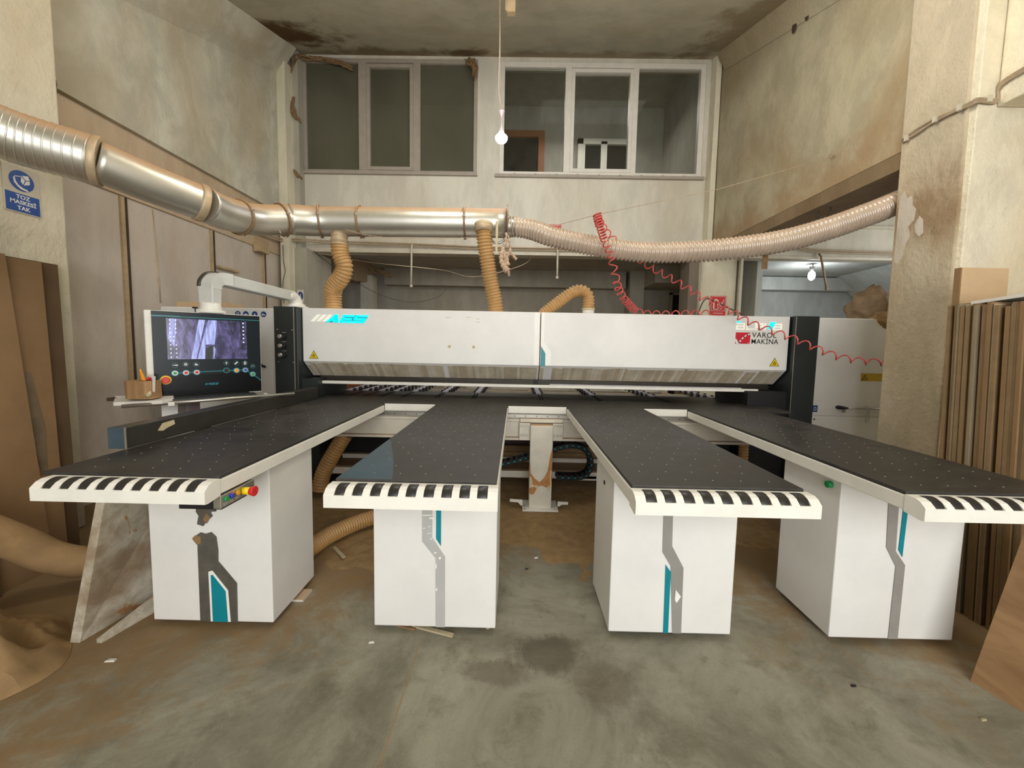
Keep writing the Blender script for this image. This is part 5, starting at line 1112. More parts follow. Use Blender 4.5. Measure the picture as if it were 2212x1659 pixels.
# small blue sign on the pier in the dim opening
U = FX; N = FN
O = (-3.560, 6.27, 2.03)
sg = sign('wall_sign', 'small blue and white safety sign on the pier above the console arm pivot', O, U, FZ, N, 0.105, 0.30, 'sign_white')
struct('wall_rear_left_pier_side', MB().box(-3.60, -3.40, 6.277, 6.499, 0.0, 3.0), 'back_grey', label='grey recessed side of the pier with the small blue sign')
obj('sign_field', MB().poly([(0.005, 0.005), (0.10, 0.005), (0.10, 0.10), (0.005, 0.10)], O, U, FZ, N, 0.001, b_), 'sign_blue', sg)
obj('sign_disc', MB().disc((0.052, 0.20), 0.042, O, U, FZ, N, 0.001, 24, b_, ry=0.07), 'sign_blue', sg)
obj('sign_symbol', MB().poly([(0.040, 0.16), (0.062, 0.16), (0.060, 0.22), (0.052, 0.245), (0.044, 0.22)], O, U, FZ, N, .0008, b_+.001), 'sign_white', sg)
obj('sign_text', MB().box(-3.552, -3.468, 6.2618, 6.2626, 2.08, 2.088).box(-3.552, -3.468, 6.2618, 6.2626, 2.055, 2.063), 'sign_white', sg)
# fire hose sign
O = (3.215, 6.49, 2.06)
sg = sign('fire_hose_sign', 'red fire hose sign on the cream column behind the red coils', O, FX, FZ, FN, 0.25, 0.32, 'sign_red')
fr = MB()
for a, b in (((.012, .075), (.238, .075)), ((.238, .075), (.238, .308)), ((.238, .308), (.012, .308)), ((.012, .308), (.012, .075))): fr.stroke([a, b], 0.005, O, FX, FZ, FN, .0008, b_)
obj('sign_border', fr, 'sign_white', sg)
hs = MB().ringflat((0.085, 0.225), 0.022, 0.044, O, FX, FZ, FN, .0008, 16, b_, 0, PI)
hs.stroke([(0.052, 0.225), (0.052, 0.10)], 0.022, O, FX, FZ, FN, .0008, b_).stroke([(0.118, 0.225), (0.118, 0.15), (0.13, 0.12)], 0.016, O, FX, FZ, FN, .0008, b_).stroke([(0.045, 0.10), (0.125, 0.10)], 0.012, O, FX, FZ, FN, .0008, b_)
obj('hose_symbol', hs, 'sign_white', sg)
fl = MB()
for k in range(3): fl.stroke([(0.150+k*.010, 0.14+k*.03), (0.185+k*.008, 0.17+k*.03), (0.205+k*.006, 0.215+k*.025)], 0.008, O, FX, FZ, FN, .0008, b_)
fl.stroke([(0.165, 0.10), (0.20, 0.13), (0.215, 0.16)], 0.009, O, FX, FZ, FN, .0008, b_)
obj('flame_symbol', fl, 'sign_white', sg)
tx = MB()
for q in range(11): tx.box(3.262+q*0.0145, 3.270+q*0.0145, 6.4822, 6.4835, 2.088, 2.104)
tag(obj('sign_text', tx, 'sign_white', sg), kind='stuff')
O = (0.50, 6.49, 3.30)
sg = sign('fire_hose_sign', 'red sign high on the rear wall, half hidden by the start of the grey hose', O, FX, FZ, FN, 0.20, 0.19, 'sign_red')
obj('sign_symbol', MB().ringflat((0.10, 0.085), 0.035, 0.052, O, FX, FZ, FN, .0008, 18, b_, 0, PI).stroke([(0.02, 0.175), (0.18, 0.175)], 0.005, O, FX, FZ, FN, .0008, b_), 'sign_white', sg)

# ================================================================== CONTROL CONSOLE
A0 = Vector((-2.593, 2.72, 0)); U = Vector((0.74894, 0.66264, 0)); N = Vector((0.66264, -0.74894, 0)); Wd = 0.649
co = thing('control_console', 'black glass touch console on a white swing arm beside the first table', 'control panel', (-2.33, 2.95, 1.09))
def PB(u0, u1, d0, d1, z0, z1):
    """box in console space: along the face, depth behind it, height"""
    f = lambda u, d, z: tuple(A0+U*u-N*d+Vector((0, 0, z)))
    return MB().hexa([f(u0,d0,z0), f(u1,d0,z0), f(u1,d1,z0), f(u0,d1,z0)], [f(u0,d0,z1), f(u1,d0,z1), f(u1,d1,z1), f(u0,d1,z1)])
obj('housing', PB(-0.038, Wd+0.004, 0.002, 0.055, 1.075, 1.701), 'white_frame', co, bev=0.006)
gl = obj('front_glass', PB(0.0, Wd, -0.003, 0.003, 1.083, 1.697), 'panel_glass', co)
OC = A0
def cp(pts, base, d=0.0008, mb=None): return (mb or MB()).poly(pts, OC, U, FZ, N, d, 0.003+base)
obj('lower_band', cp([(0.0, 1.084), (Wd, 1.084), (Wd, 1.155), (0.598, 1.205), (0.560, 1.244), (0.542, 1.244), (0.10, 1.232), (0.06, 1.20), (0.0, 1.20)], 0.0002), 'panel_low', gl)
obj('screen', cp([(0.078, 1.350), (0.558, 1.350), (0.558, 1.648), (0.078, 1.648)], 0.0006), 'screen', co)
wf = MB()
cp([(0.209, 1.351), (0.240, 1.351), (0.300, 1.647), (0.262, 1.647)], 0.0015, mb=wf)
cp([(0.245, 1.351), (0.290, 1.351), (0.296, 1.46), (0.318, 1.463), (0.352, 1.46), (0.372, 1.647), (0.318, 1.647), (0.306, 1.60)], 0.0015, mb=wf)
cp([(0.085, 1.50), (0.118, 1.44), (0.135, 1.647), (0.100, 1.647)], 0.0015, mb=wf)
cp([(0.340, 1.351), (0.346, 1.351), (0.356, 1.43), (0.344, 1.455)], 0.0015, mb=wf)
obj('screen_picture', wf, 'water', co)
obj('screen_rock', cp([(0.290, 1.351), (0.334, 1.351), (0.345, 1.45), (0.322, 1.452), (0.300, 1.43)], 0.0022), 'char', co)
ic = MB()
for k in range(10):
    for j, uu in enumerate((0.094, 0.125)):
        if j and 4 <= k < 6: uu = 0.112
        cp([(uu, 1.632-k*0.030), (uu+.007, 1.632-k*0.030), (uu+.007, 1.639-k*0.030), (uu, 1.639-k*0.030)], 0.003, mb=ic)
for k in range(6): cp([(0.532, 1.628-k*0.030), (0.541, 1.628-k*0.030), (0.541, 1.638-k*0.030), (0.532, 1.638-k*0.030)], 0.003, mb=ic)
tag(obj('screen_icons', ic, 'icon', co), kind='stuff')
tl = MB()
cp([(0.0, 1.659), (Wd, 1.659), (Wd, 1.664), (0.16, 1.664), (0.15, 1.667), (0.0, 1.667)], 0.0006, mb=tl)
obj('teal_line', tl, 'teal_line', co)
bt = [(0.114, 1.248, 'btn_green'), (0.176, 1.249, 'btn_red'), (0.238, 1.251, 'btn_red'), (0.419, 1.260, 'black'), (0.484, 1.258, 'btn_amber'), (0.542, 1.260, 'btn_blue'), (0.591, 1.225, 'btn_green')]
tl = MB(); tl.stroke([(0.114, 1.248), (0.419, 1.259), (0.542, 1.260), (0.591, 1.225), (0.648, 1.170)], 0.0045, OC, U, FZ, N, 0.0006, 0.0038)
obj('teal_line', tl, 'teal_line', co)
obj('teal_wedge', cp([(0.0, 1.19), (0.0, 1.178), (0.045, 1.178), (0.045, 1.222)], 0.0008), 'teal_line', co)
for (uu, z, mm) in bt:
    obj('button_halo', MB().ringflat((uu, z), 0.017, 0.0215, OC, U, FZ, N, 0.0006, 22, 0.0046), 'teal_line', co)
    c0 = A0+U*uu+Vector((0, 0, z))
    b = obj('push_button', MB().cyl(tuple(c0+N*0.003), tuple(c0+N*0.010), 0.0155, n=22), 'btn_chrome' if mm != 'black' else 'char', co)
    obj('button_cap', MB().cyl(tuple(c0+N*0.010), tuple(c0+N*0.017), 0.0115, n=20), mm, b)
for k, (uu, z) in enumerate([(0.116, 1.306), (0.176, 1.312), (0.237, 1.311), (0.420, 1.318), (0.483, 1.317), (0.541, 1.316), (0.593, 1.289)]):
    m = MB(); q = 0.0046
    if k == 0: m.stroke([(uu-.010, z), (uu+.002, z)], .005, OC, U, FZ, N, .0006, q).stroke([(uu+.004, z), (uu+.011, z)], .009, OC, U, FZ, N, .0006, q)
    elif k == 1: m.ringflat((uu, z), .004, .010, OC, U, FZ, N, .0006, 14, q)
    elif k == 2: m.poly([(uu-.009, z-.008), (uu+.009, z-.008), (uu+.009, z+.002), (uu-.009, z+.002)], OC, U, FZ, N, .0006, q).ringflat((uu-.003, z+.002), .003, .006, OC, U, FZ, N, .0006, 10, q, 0, PI)
    elif k == 3: m.stroke([(uu, z-.010), (uu, z+.010)], .004, OC, U, FZ, N, .0006, q).stroke([(uu-.008, z), (uu+.008, z+.002)], .004, OC, U, FZ, N, .0006, q)
    elif k == 4: m.stroke([(uu-.006, z-.006), (uu+.006, z+.006)], .010, OC, U, FZ, N, .0006, q)
    elif k == 5: m.stroke([(uu-.004, z-.010), (uu-.004, z+.010)], .006, OC, U, FZ, N, .0006, q).stroke([(uu+.005, z-.010), (uu+.005, z+.010)], .006, OC, U, FZ, N, .0006, q)
    else: m.ringflat((uu, z), .007, .009, OC, U, FZ, N, .0006, 16, q, -1.0, 4.4)
    obj('key_symbol', m, 'sign_white', co)
    obj('symbol_ring', MB().ringflat((uu, z), 0.0165, 0.018, OC, U, FZ, N, 0.0005, 20, 0.004), 'teal_line', co)
c0 = A0+U*0.062+Vector((0, 0, 1.200))
e_ = obj('emergency_stop', MB().cyl(tuple(c0+N*0.003), tuple(c0+N*0.010), 0.032, n=28), 'yellow', co); e_['label'] = 'large red stop button on a yellow ring'
obj('button_head', MB().cyl(tuple(c0+N*0.010), tuple(c0+N*0.045), 0.017, 0.024, n=24), 'btn_red', e_, bev=0.004)
lg = MB(); xx = 0.300; zz = 1.158
def cs(pts): lg.stroke([(a+(b-1.155)*.6, b) for a, b in pts], 0.0035, OC, U, FZ, N, 0.0006, 0.004)
for k in range(2): cs([(0.286+k*.006, 1.153), (0.286+k*.006, 1.165)])
cs([(0.300, 1.153), (0.306, 1.165)]); cs([(0.306, 1.165), (0.316, 1.165), (0.318, 1.153)]); cs([(0.304, 1.158), (0.317, 1.158)])
for z_ in (1.153, 1.159, 1.165): cs([(0.324, z_), (0.340, z_)])
cs([(0.324, 1.153), (0.324, 1.165)]); cs([(0.362, 1.165), (0.347, 1.165), (0.347, 1.159), (0.361, 1.159), (0.361, 1.153), (0.346, 1.153)])
obj('logo_letters', lg, 'teal', co)
# swing arm
ax = (-2.375, 2.985)
obj('arm_collar', MB().cyl((ax[0], ax[1], 1.70), (ax[0], ax[1], 1.725), 0.095, n=28).cyl((ax[0], ax[1], 1.725), (ax[0], ax[1], 1.78), 0.072, 0.066, n=28), 'white_frame', co, bev=0.005)
def barprof(p0, p1, w, h):
    p0 = Vector(p0); p1 = Vector(p1); d = (p1-p0).normalized(); s_ = d.cross(Vector((0, 0, 1)))
    if s_.length < 0.1: s_ = Vector((0.8, 0.6, 0))
    s_ = s_.normalized()*w/2; u_ = s_.cross(d).normalized()*h/2
    return MB().hexa([tuple(p0-s_-u_), tuple(p0+s_-u_), tuple(p0+s_+u_), tuple(p0-s_+u_)], [tuple(p1-s_-u_), tuple(p1+s_-u_), tuple(p1+s_+u_), tuple(p1-s_+u_)])
M['arm'] = plain('arm_light_grey', srgb(206, 206, 200), 0.45, var=0.05, world=True)
obj('upright', MB().hexa([(ax[0]-.055, ax[1]-.045, 1.77), (ax[0]+.055, ax[1]-.045, 1.77), (ax[0]+.055, ax[1]+.045, 1.77), (ax[0]-.055, ax[1]+.045, 1.77)], [(ax[0]-.060, ax[1]-.048, 1.905), (ax[0]+.058, ax[1]-.048, 1.905), (ax[0]+.058, ax[1]+.048, 1.905), (ax[0]-.060, ax[1]+.048, 1.905)]), 'arm', co, bev=0.008)
el = spline([(ax[0], ax[1], 1.895), (ax[0]+.002, ax[1]+.008, 1.935), (ax[0]+.018, ax[1]+.045, 1.972), (ax[0]+.045, ax[1]+.12, 1.975)], 6)
e2 = MB(); pr_ = []
for i, p in enumerate(el):
    d = (el[min(i+1, len(el)-1)]-el[max(i-1, 0)]).normalized(); s_ = Vector((0.99, -0.12, 0)); u_ = d.cross(s_).normalized()*0.047; s_ = s_*0.058
    pr_.append([tuple(p-s_-u_), tuple(p+s_-u_), tuple(p+s_+u_), tuple(p-s_+u_)])
vs = [v for r_ in pr_ for v in r_]; fs = [(i*4+j, i*4+(j+1) % 4, i*4+4+(j+1) % 4, i*4+4+j) for i in range(len(pr_)-1) for j in range(4)]+[(3, 2, 1, 0), tuple(range(len(vs)-4, len(vs)))]
e2.add(vs, fs); obj('elbow', e2, 'arm', co, bev=0.006)
ec = obj('elbow_cap', MB().tube(spline([(ax[0]-.052, ax[1]-.035, 1.905), (ax[0]-.050, ax[1]-.022, 1.955), (ax[0]-.035, ax[1]+.02, 2.005), (ax[0]-.005, ax[1]+.09, 2.020)], 5), [0.018]*16, 10), 'fence', co)
obj('arm_tube', barprof((ax[0]+.035, ax[1]+.09, 1.972), (-2.262, 3.82, 1.945), 0.105, 0.095), 'arm', co, bev=0.010)
e3 = MB().tube(spline([(-2.262, 3.79, 1.945), (-2.25, 3.87, 1.942), (-2.242, 3.91, 1.90), (-2.24, 3.92, 1.865)], 5), [0.052, 0.056, 0.057, 0.058, 0.058, 0.058, 0.058, 0.058, 0.06, 0.06, 0.06, 0.062, 0.064, 0.064, 0.066, 0.066], 18)
obj('pivot_elbow', e3, 'white_frame', co)
obj('pivot_flange', MB().cyl((-2.24, 3.92, 1.833), (-2.24, 3.92, 1.85), 0.115, n=28).cyl((-2.24, 3.92, 1.85), (-2.24, 3.92, 1.872), 0.085, n=28), 'white_frame', co, bev=0.004)
ar_ = obj('antenna_knob', MB().cyl(tuple(A0+U*0.245-N*0.03+Vector((0, 0, 1.70))), tuple(A0+U*0.245-N*0.03+Vector((0, 0, 1.735))), 0.004, n=8).cyl(tuple(A0+U*0.245-N*0.03+Vector((0, 0, 1.732))), tuple(A0+U*0.245-N*0.03+Vector((0, 0, 1.742))), 0.018, n=14), 'black', co)
# keyboard tray and handle tube under the screen
obj('keyboard_tray', PB(0.07, 0.60, -0.13, 0.02, 1.055, 1.073), 'char', co, bev=0.003)
kb = obj('keyboard', PB(0.10, 0.56, -0.12, 0.0, 1.073, 1.083), 'black', co, bev=0.002)
hd = obj('handle_tube', MB().cyl(tuple(A0+U*(-0.16)+N*0.15+Vector((0, 0, 1.045))), tuple(A0+U*0.86+N*0.15+Vector((0, 0, 1.060))), 0.0125, n=16), 'steel', co)
for uu in (0.07, 0.66):
    obj('tube_bracket', PB(uu, uu+0.035, -0.165, -0.10, 1.028, 1.055), 'white_frame', co, bev=0.002)
    obj('bracket_arm', PB(uu+.005, uu+0.03, -0.13, 0.05, 1.045, 1.058), 'white_frame', co)
obj('rear_bracket', PB(0.03, 0.20, 0.03, 0.09, 0.78, 1.075), 'white_frame', co)
obj('side_bracket', PB(0.12, 0.25, 0.03, 0.075, 0.80, 1.075), 'mauve', co)
# sloping shelf board with the wooden pencil block
sb = thing('shelf_board', 'small white shelf board sticking out past the console with a wooden block on it', 'shelf', (-2.62, 2.6, 1.07))
obj('board', MB().hexa([(-2.73, 2.56, 1.036), (-2.432, 2.60, 1.050), (-2.44, 2.78, 1.058), (-2.86, 2.70, 1.062)], [(-2.73, 2.56, 1.060), (-2.432, 2.60, 1.074), (-2.44, 2.78, 1.082), (-2.86, 2.70, 1.086)]), 'white_frame', sb, bev=0.002)
obj('edge_notch', MB().box(-2.862, -2.80, 2.64, 2.70, 1.055, 1.078), 'dark_gap', sb)
bk = thing('pencil_block', 'brown wooden block used as a pencil holder on the white shelf', 'wooden block', (-2.60, 2.66, 1.078))
m = MB(); z0, z1 = 1.080, 1.205
pts = [(-2.685, 2.60), (-2.66, 2.585), (-2.545, 2.595), (-2.515, 2.62), (-2.52, 2.70), (-2.545, 2.715), (-2.70, 2.70), (-2.715, 2.66)]
m.add([(x, y, z0+.0) for x, y in pts]+[(x-(.004), y, z1) for x, y in pts], [tuple(reversed(range(8))), tuple(range(8, 16))]+[(i, (i+1) % 8, (i+1) % 8+8, i+8) for i in range(8)])
obj('block', m, 'block', bk, bev=0.004)
obj('hollow', MB().cyl((-2.585, 2.65, 1.2045), (-2.585, 2.65, 1.2065), 0.035, n=16), 'dark_gap', bk)
tag(obj('orange_knife', MB().hexa([(-2.602, 2.635, 1.20), (-2.578, 2.635, 1.20), (-2.578, 2.650, 1.20), (-2.602, 2.650, 1.20)], [(-2.618, 2.638, 1.285), (-2.610, 2.638, 1.285), (-2.610, 2.645, 1.285), (-2.618, 2.645, 1.285)]), 'orange', loc=(-2.59, 2.64, 1.205), bev=0.002), 'orange pointed knife handle standing in the wooden block', 'knife')
tag(obj('red_marker', MB().cyl((-2.575, 2.655, 1.20), (-2.548, 2.645, 1.232), 0.011, n=12), 'logo_red', loc=(-2.57, 2.65, 1.205)), 'red marker cap leaning in the wooden block', 'marker')
tag(obj('paper_scrap', MB().hexa([(-2.56, 2.64, 1.236), (-2.515, 2.63, 1.222), (-2.515, 2.632, 1.222), (-2.56, 2.642, 1.236)], [(-2.555, 2.64, 1.252), (-2.50, 2.63, 1.238), (-2.50, 2.632, 1.238), (-2.555, 2.642, 1.252)]).hexa([(-2.512, 2.618, 1.13), (-2.495, 2.616, 1.13), (-2.495, 2.619, 1.13), (-2.512, 2.621, 1.13)], [(-2.52, 2.63, 1.24), (-2.497, 2.628, 1.238), (-2.497, 2.631, 1.238), (-2.52, 2.633, 1.24)]), 'sign_white', loc=(-2.52, 2.63, 1.2)), 'crumpled white paper scrap hanging off the wooden block', 'paper')
tag(obj('glove_finger', MB().tube([(-2.535, 2.60, 1.10), (-2.505, 2.585, 1.115), (-2.49, 2.58, 1.138)], [0.012, 0.016, 0.004], 8), 'tape', loc=(-2.52, 2.59, 1.09)), 'small yellowish rubber scrap at the corner of the wooden block', 'scrap')
# white papers standing in the dim rear room
for k, x in enumerate((-3.30, -3.20, -3.10)):
    tag(obj('paper_roll', MB().cyl((x, 6.9, 1.5), (x-0.05, 6.9, 2.15-0.03*k), 0.028, n=10), 'sign_white', loc=(x, 6.9, 1.5)), ['tallest white roll standing behind the left end of the beam', 'middle white roll standing behind the left end of the beam', 'shortest white roll standing behind the left end of the beam'][k].replace('left end', 'console end'), 'roll', 'white rolls behind the beam')
tag(obj('storage_rack', MB().box(-3.38, -2.9, 6.80, 7.3, 0.0, 1.5).box(-2.9, -2.6, 6.8, 7.2, 0, 1.98), 'door_wood', loc=(-3.0, 7.0, 0)), 'low brown crate with white rolls behind the console end of the beam', 'crate')
# ================================================================== BOARDS ON BOTH SIDES
# leaning against the left pillar: three broad brown boards and darker ones behind
def lean_left(y0, y1, xb, xt, h, th, mat, label, ylean=0.25, grp='boards leaning on the rough cream pillar'):
    xt = xb-0.155*h; ylean = ylean*h/2.0
    b = [(xb-th, y0, 0.0), (xb, y0, 0.0), (xb, y1, 0.0), (xb-th, y1, 0.0)]
    t = [(xt-th, y0+ylean, h), (xt, y0+ylean, h), (xt, y1+ylean, h), (xt-th, y1+ylean, h)]
    return tag(obj('leaning_board', MB().hexa(b, t), mat, loc=(xb, y0, 0)), label, 'board', grp)
lean_left(2.10, 2.57, -3.035, -3.33, 2.02, 0.02, 'mdf_dark', 'darker brown board showing as a strip, rearmost of the leaning boards', 0.24)
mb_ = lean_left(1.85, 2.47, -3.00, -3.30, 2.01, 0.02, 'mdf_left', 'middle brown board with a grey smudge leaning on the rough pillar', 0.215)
smv = MB(); smd = Vector((-0.155, 0.1075, 1.0))
obj('grey_smudge', MB().poly([(2.43, 0.62), (2.41, 1.05), (2.30, 1.10), (2.20, 1.20), (2.30, 1.28), (2.49, 1.26), (2.50, 0.90), (2.46, 0.60)], (-2.9985, 0, 0), (0, 1, 0), (-0.155, 0.0, 1.0), (1, 0, 0.155), 0.0015), 'smudge', mb_)
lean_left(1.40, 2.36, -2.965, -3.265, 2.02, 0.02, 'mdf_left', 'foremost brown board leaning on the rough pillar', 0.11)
lean_left(1.20, 2.08, -2.93, -3.235, 1.62, 0.02, 'mdf_dark', 'darker shorter board at the edge of the frame leaning over the others', 0.12)
# plaster-smeared board leaning under the first table with its thin strip
pb = thing('smeared_board', 'thick pale board smeared with orange-brown glue leaning under the first table', 'board', (-2.12, 1.9, 0.0))
obj('board', MB().hexa([(-2.165, 1.76, 0.0), (-2.115, 1.76, 0.0), (-2.02, 2.30, 0.0), (-2.07, 2.30, 0.0)], [(-1.995, 1.80, 0.865), (-1.955, 1.80, 0.865), (-1.945, 2.30, 0.865), (-1.985, 2.30, 0.865)]), 'ply', pb, bev=0.003)
tag(obj('thin_strip', MB().hexa([(-2.035, 1.765, 0.0), (-2.010, 1.765, 0.0), (-1.90, 2.22, 0.0), (-1.925, 2.22, 0.0)], [(-2.035, 1.765, 0.02), (-2.012, 1.765, 0.02), (-1.902, 2.22, 0.14), (-1.925, 2.22, 0.14)]), 'ply', loc=(-2.0, 1.8, 0)), 'thin pale strip lying along the foot of the smeared board', 'strip')
# floor hose and sack at the left
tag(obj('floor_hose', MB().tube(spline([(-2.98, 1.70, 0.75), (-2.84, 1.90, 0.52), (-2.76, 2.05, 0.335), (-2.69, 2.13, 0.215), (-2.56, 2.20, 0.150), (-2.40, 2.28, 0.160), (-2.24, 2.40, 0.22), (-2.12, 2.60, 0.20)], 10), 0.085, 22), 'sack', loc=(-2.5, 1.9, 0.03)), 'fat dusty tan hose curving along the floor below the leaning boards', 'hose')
sk = MB()
def fsack(u, v):
    from mathutils import noise
    a = u*2*PI; r = v
    rx = 0.46*(1+0.10*math.sin(3*a+1)+.06*math.sin(7*a)); ry = 0.46*(1+.10*math.sin(2*a+.6)+.05*math.sin(5*a))
    x = -2.56+math.cos(a)*rx*r; y = 1.50+math.sin(a)*ry*r
    w = noise.noise(Vector((x*2.2, y*2.2, 9.0)))*0.5
    fold = 1-abs(noise.noise(Vector((x*4.2+y*2.4+w*2, y*2.2-x*2+w, 1.7))))*3.2
    fold2 = 1-abs(noise.noise(Vector((x*10+w*3, y*8+x*4, 4.2))))*2.6
    fold3 = 1-abs(noise.noise(Vector((x*22, y*20+x*9, 2.2))))*2.0
    h = (0.09+0.13*max(-0.3, fold)+0.05*fold2+0.012*fold3)*(1-r**4)
    return (x+w*.06*(1-r), y, max(0.006, h) if r < 1 else 0.002)
sk.grid(fsack, 90, 40)
tag(obj('cloth_sack', sk, 'sack_cloth', loc=(-2.56, 1.50, 0.0)), 'limp tan cloth sack slumped on the floor by the smeared board', 'sack')
tag(obj('spiral_floor_hose', ribbed([(-1.55, 2.25, 0.07), (-1.42, 2.48, 0.07), (-1.34, 2.75, 0.075), (-1.15, 3.02, 0.075), (-0.85, 3.2, 0.07), (-0.5, 3.3, 0.07)], 0.062, 0.022, 0.010, 20), 'hose_tan', loc=(-1.3, 2.8, 0.01)), 'ribbed tan hose lying on the floor between the first two tables', 'hose')
tag(obj('spiral_drop_hose', ribbed([(-1.62, 3.62, 0.62), (-1.72, 3.60, 0.45), (-1.82, 3.58, 0.25), (-1.85, 3.56, 0.08)], 0.075, 0.028, 0.008, 20), 'hose_tan', loc=(-1.85, 3.56, 0.01)), 'brown hose slanting down in the shadow behind the first table', 'hose')
tag(obj('spiral_drop_hose', ribbed([(2.17, 3.60, 0.62), (2.175, 3.60, 0.45), (2.18, 3.60, 0.25), (2.18, 3.60, 0.03)], 0.045, 0.028, 0.008, 20), 'hose_tan', loc=(2.18, 3.6, 0.01)), 'brown ribbed hose standing upright in the dark behind the third table', 'hose')
# right hand stack of sheet material: edges face the room
lab = 'sheet board standing on edge in the stack before the lit cream wall'
yy = 2.315; rr = random.Random(11); k = 0
seq = [('board_edge', .018), ('mdf_dark', .018), ('board_edge', .020), ('board_grey', .012), ('board_edge', .022), ('board_pale', .008), ('board_edge', .018), ('mdf', .018), ('board_grey', .016), ('mdf_dark', .012), ('board_edge', .030), ('mdf', .018), ('board_pale', .007), ('board_edge', .018), ('mdf_dark', .016), ('mdf', .018), ('board_pale', .006), ('board_edge', .018), ('board_edge', .018), ('mdf', .018), ('board_grey', .016), ('board_edge', .018)]
heights = [1.79, 1.66, 1.80, 1.80, 1.78, 1.79, 1.78, 1.79, 1.78, 1.77, 1.78, 1.79, 1.78, 1.77, 1.78, 1.76, 1.77, 1.78, 1.77, 1.78, 1.76, 1.78]
for (mm, th), h in zip(seq, heights):
    xj = 2.605+rr.uniform(-.008, .012) if mm != 'mdf_dark' else 2.635
    if k in (0, 1, 2): xj += 0.01
    ln_ = 0.05*h
    b = [(xj, yy-th, 0), (xj+1.2, yy-th, 0), (xj+1.2, yy, 0), (xj, yy, 0)]
    t = [(xj+.02, yy-th+ln_, h), (xj+1.22, yy-th+ln_, h), (xj+1.22, yy+ln_, h), (xj+.02, yy+ln_, h)]
    ordn = ['rearmost', 'second', 'third', 'fourth', 'fifth', 'sixth', 'seventh', 'eighth', 'ninth', 'tenth', 'eleventh', 'twelfth', 'thirteenth', 'fourteenth', 'fifteenth', 'sixteenth', 'seventeenth', 'eighteenth', 'nineteenth', 'twentieth', 'twenty-first', 'front'][k]
    colr = {'board_edge': 'brown', 'mdf_dark': 'dark brown recessed', 'board_grey': 'greyish', 'board_pale': 'thin pale', 'mdf': 'warm brown'}[mm]
    tag(obj('sheet_board', MB().hexa(b, t), mm, loc=(xj, yy, 0)), '%s sheet board on edge, %s counted from the pillar' % (colr, ordn if ordn != 'front' else 'twenty-second') if k else 'brown sheet board on edge, rearmost of the stack beside the pillar', 'board', 'sheet boards stacked by the lit wall')
    yy -= th+0.001+(0.003 if rr.random() < .3 else 0); k += 1
tb = thing('tall_board', 'tall tan-faced board rising above the brown sheet stack', 'board', (2.8, 2.45, 0))
obj('board', MB().hexa([(2.66, 2.335, 0), (2.95, 2.335, 0), (2.95, 2.37, 0), (2.66, 2.37, 0)], [(2.735, 2.436, 2.03), (3.02, 2.436, 2.03), (3.02, 2.471, 2.03), (2.735, 2.471, 2.03)]), 'tan_board', tb)
obj('edge_band', MB().hexa([(2.652, 2.335, 0), (2.66, 2.335, 0), (2.66, 2.37, 0), (2.652, 2.37, 0)], [(2.727, 2.436, 2.03), (2.735, 2.436, 2.03), (2.735, 2.471, 2.03), (2.727, 2.471, 2.03)]), 'mdf', tb)
tag(obj('white_board', MB().hexa([(2.665, 2.31, 1.790), (2.66, 1.65, 1.835), (3.15, 1.65, 1.845), (3.2, 2.42, 1.79)], [(2.665, 2.31, 1.808), (2.66, 1.65, 1.853), (3.15, 1.65, 1.863), (3.2, 2.42, 1.808)]), 'white_frame', loc=(2.8, 2.2, 1.80)), 'white melamine board lying flat on top of the brown sheet stack', 'board')
# big oak panel leaning in the corner of the frame
tag(obj('oak_panel', MB().hexa([(2.119, 1.68, 0.0), (2.137, 1.68, 0.0), (2.37, 0.9, 0.0), (2.352, 0.9, 0.0)], [(2.315, 1.68, 0.86), (2.333, 1.68, 0.86), (2.566, 0.9, 0.86), (2.548, 0.9, 0.86)]), 'oak', loc=(2.2, 1.4, 0)), 'oak veneer panel leaning in the corner before the sheet boards', 'panel')

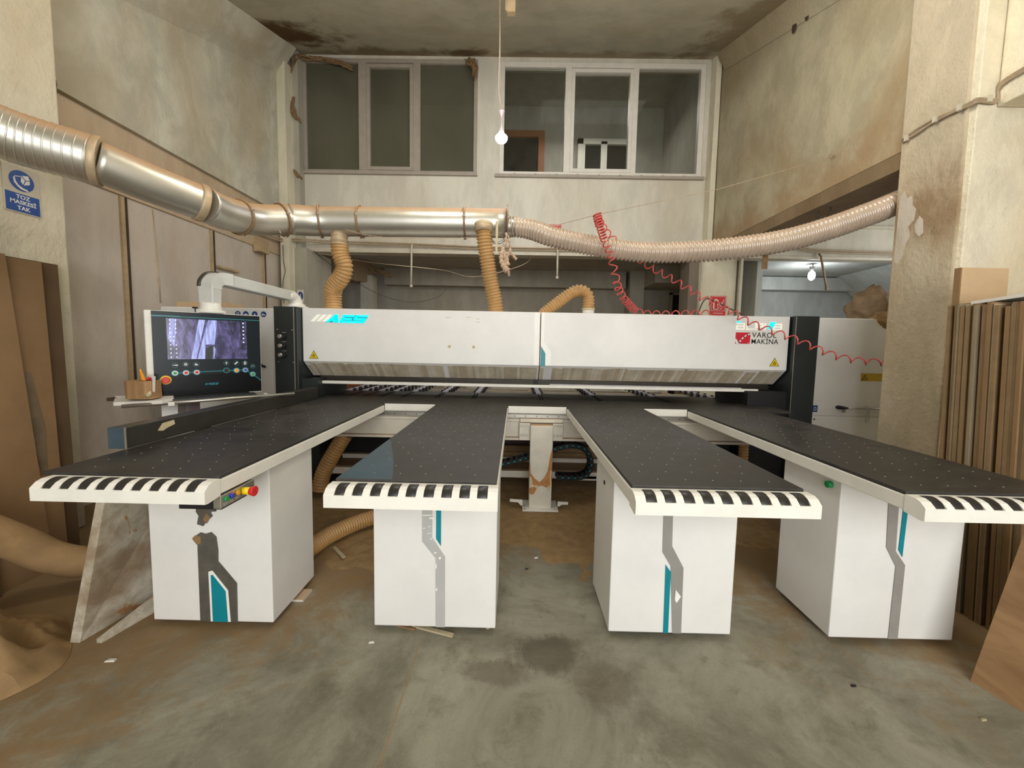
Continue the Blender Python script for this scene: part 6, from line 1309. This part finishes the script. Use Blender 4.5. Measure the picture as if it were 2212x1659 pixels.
# ================================================================== FLOOR DEBRIS
def sd_z(x, y):
    from mathutils import noise
    n = noise.noise(Vector((x*1.7, y*1.7, 0)))*0.5+noise.noise(Vector((x*5, y*5, 3)))*0.28+noise.noise(Vector((x*14, y*14, 7)))*0.12
    e = (y-2.62)*0.9
    return 0.020*max(-0.6, min(1.0, n*1.5+e))+0.001
sdm = MB().grid(lambda u, v: (-1.9+u*4.1, 2.33+v*2.0, sd_z(-1.9+u*4.1, 2.33+v*2.0)), 170, 90)
tag(obj('sawdust_layer', sdm, 'sawdust'), 'drifts of brown sawdust on the floor beneath and behind the tables', 'sawdust', kind='stuff')
def stick(x0, y0, x1, y1, w, h, z, mat, label, name='wood_strip'):
    d = Vector((x1-x0, y1-y0, 0)).normalized(); s_ = Vector((-d.y, d.x, 0))*w/2; a = Vector((x0, y0, z)); b = Vector((x1, y1, z)); up = Vector((0, 0, h))
    return tag(obj(name, MB().hexa([tuple(a-s_), tuple(b-s_), tuple(b+s_), tuple(a+s_)], [tuple(a-s_+up), tuple(b-s_+up), tuple(b+s_+up), tuple(a+s_+up)]), mat, loc=(x0, y0, z)), label, 'wood strip', 'wood scraps on the floor')
stick(-0.52, 1.935, -0.295, 1.868, 0.022, 0.010, 0.0, 'board_pale', 'pale split strip poking out from under the second pedestal')
stick(-1.285, 2.66, -1.155, 2.53, 0.022, 0.008, 0.018, 'board_pale', 'short pale stick on the sawdust beside the ribbed floor hose')
stick(-0.60, 1.93, -0.50, 1.91, 0.012, 0.006, 0.0, 'oak', 'thin brown splinter at the edge of the second pedestal')
for (x, y, s_, m_, l_) in [(-1.857, 1.664, .022, 'sign_white', 'small white chip on the floor near the smeared board'), (-0.695, 1.813, .014, 'sign_white', 'tiny white chip on the floor in front of the second pedestal'), (1.547, 1.636, .012, 'black', 'small black bit on the floor before the fourth pedestal'), (0.10, 2.48, .012, 'black', 'small black lump on the sawdust beside the second pedestal'), (0.17, 2.62, .014, 'sign_white', 'white fleck on the sawdust in the middle aisle'), (1.95, 1.49, .012, 'board_pale', 'tan chip on the floor near the oak panel'), (-0.12, 1.93, 0.010, 'board_pale', 'tan crumb beside the foot of the second pedestal')]:
    tag(obj('floor_chip', MB().hexa([(x-s_, y-s_*.5, .0), (x+s_, y-s_*.3, .0), (x+s_*.8, y+s_*.5, .0), (x-s_*.7, y+s_*.4, .0)], [(x-s_*.8, y-s_*.4, .006), (x+s_*.9, y-s_*.2, .008), (x+s_*.7, y+s_*.4, .006), (x-s_*.6, y+s_*.3, .005)]), m_, loc=(x, y, 0)), l_, 'chip', 'chips scattered on the floor')

for o in bpy.data.objects:
    if 'base' in o: del o['base']
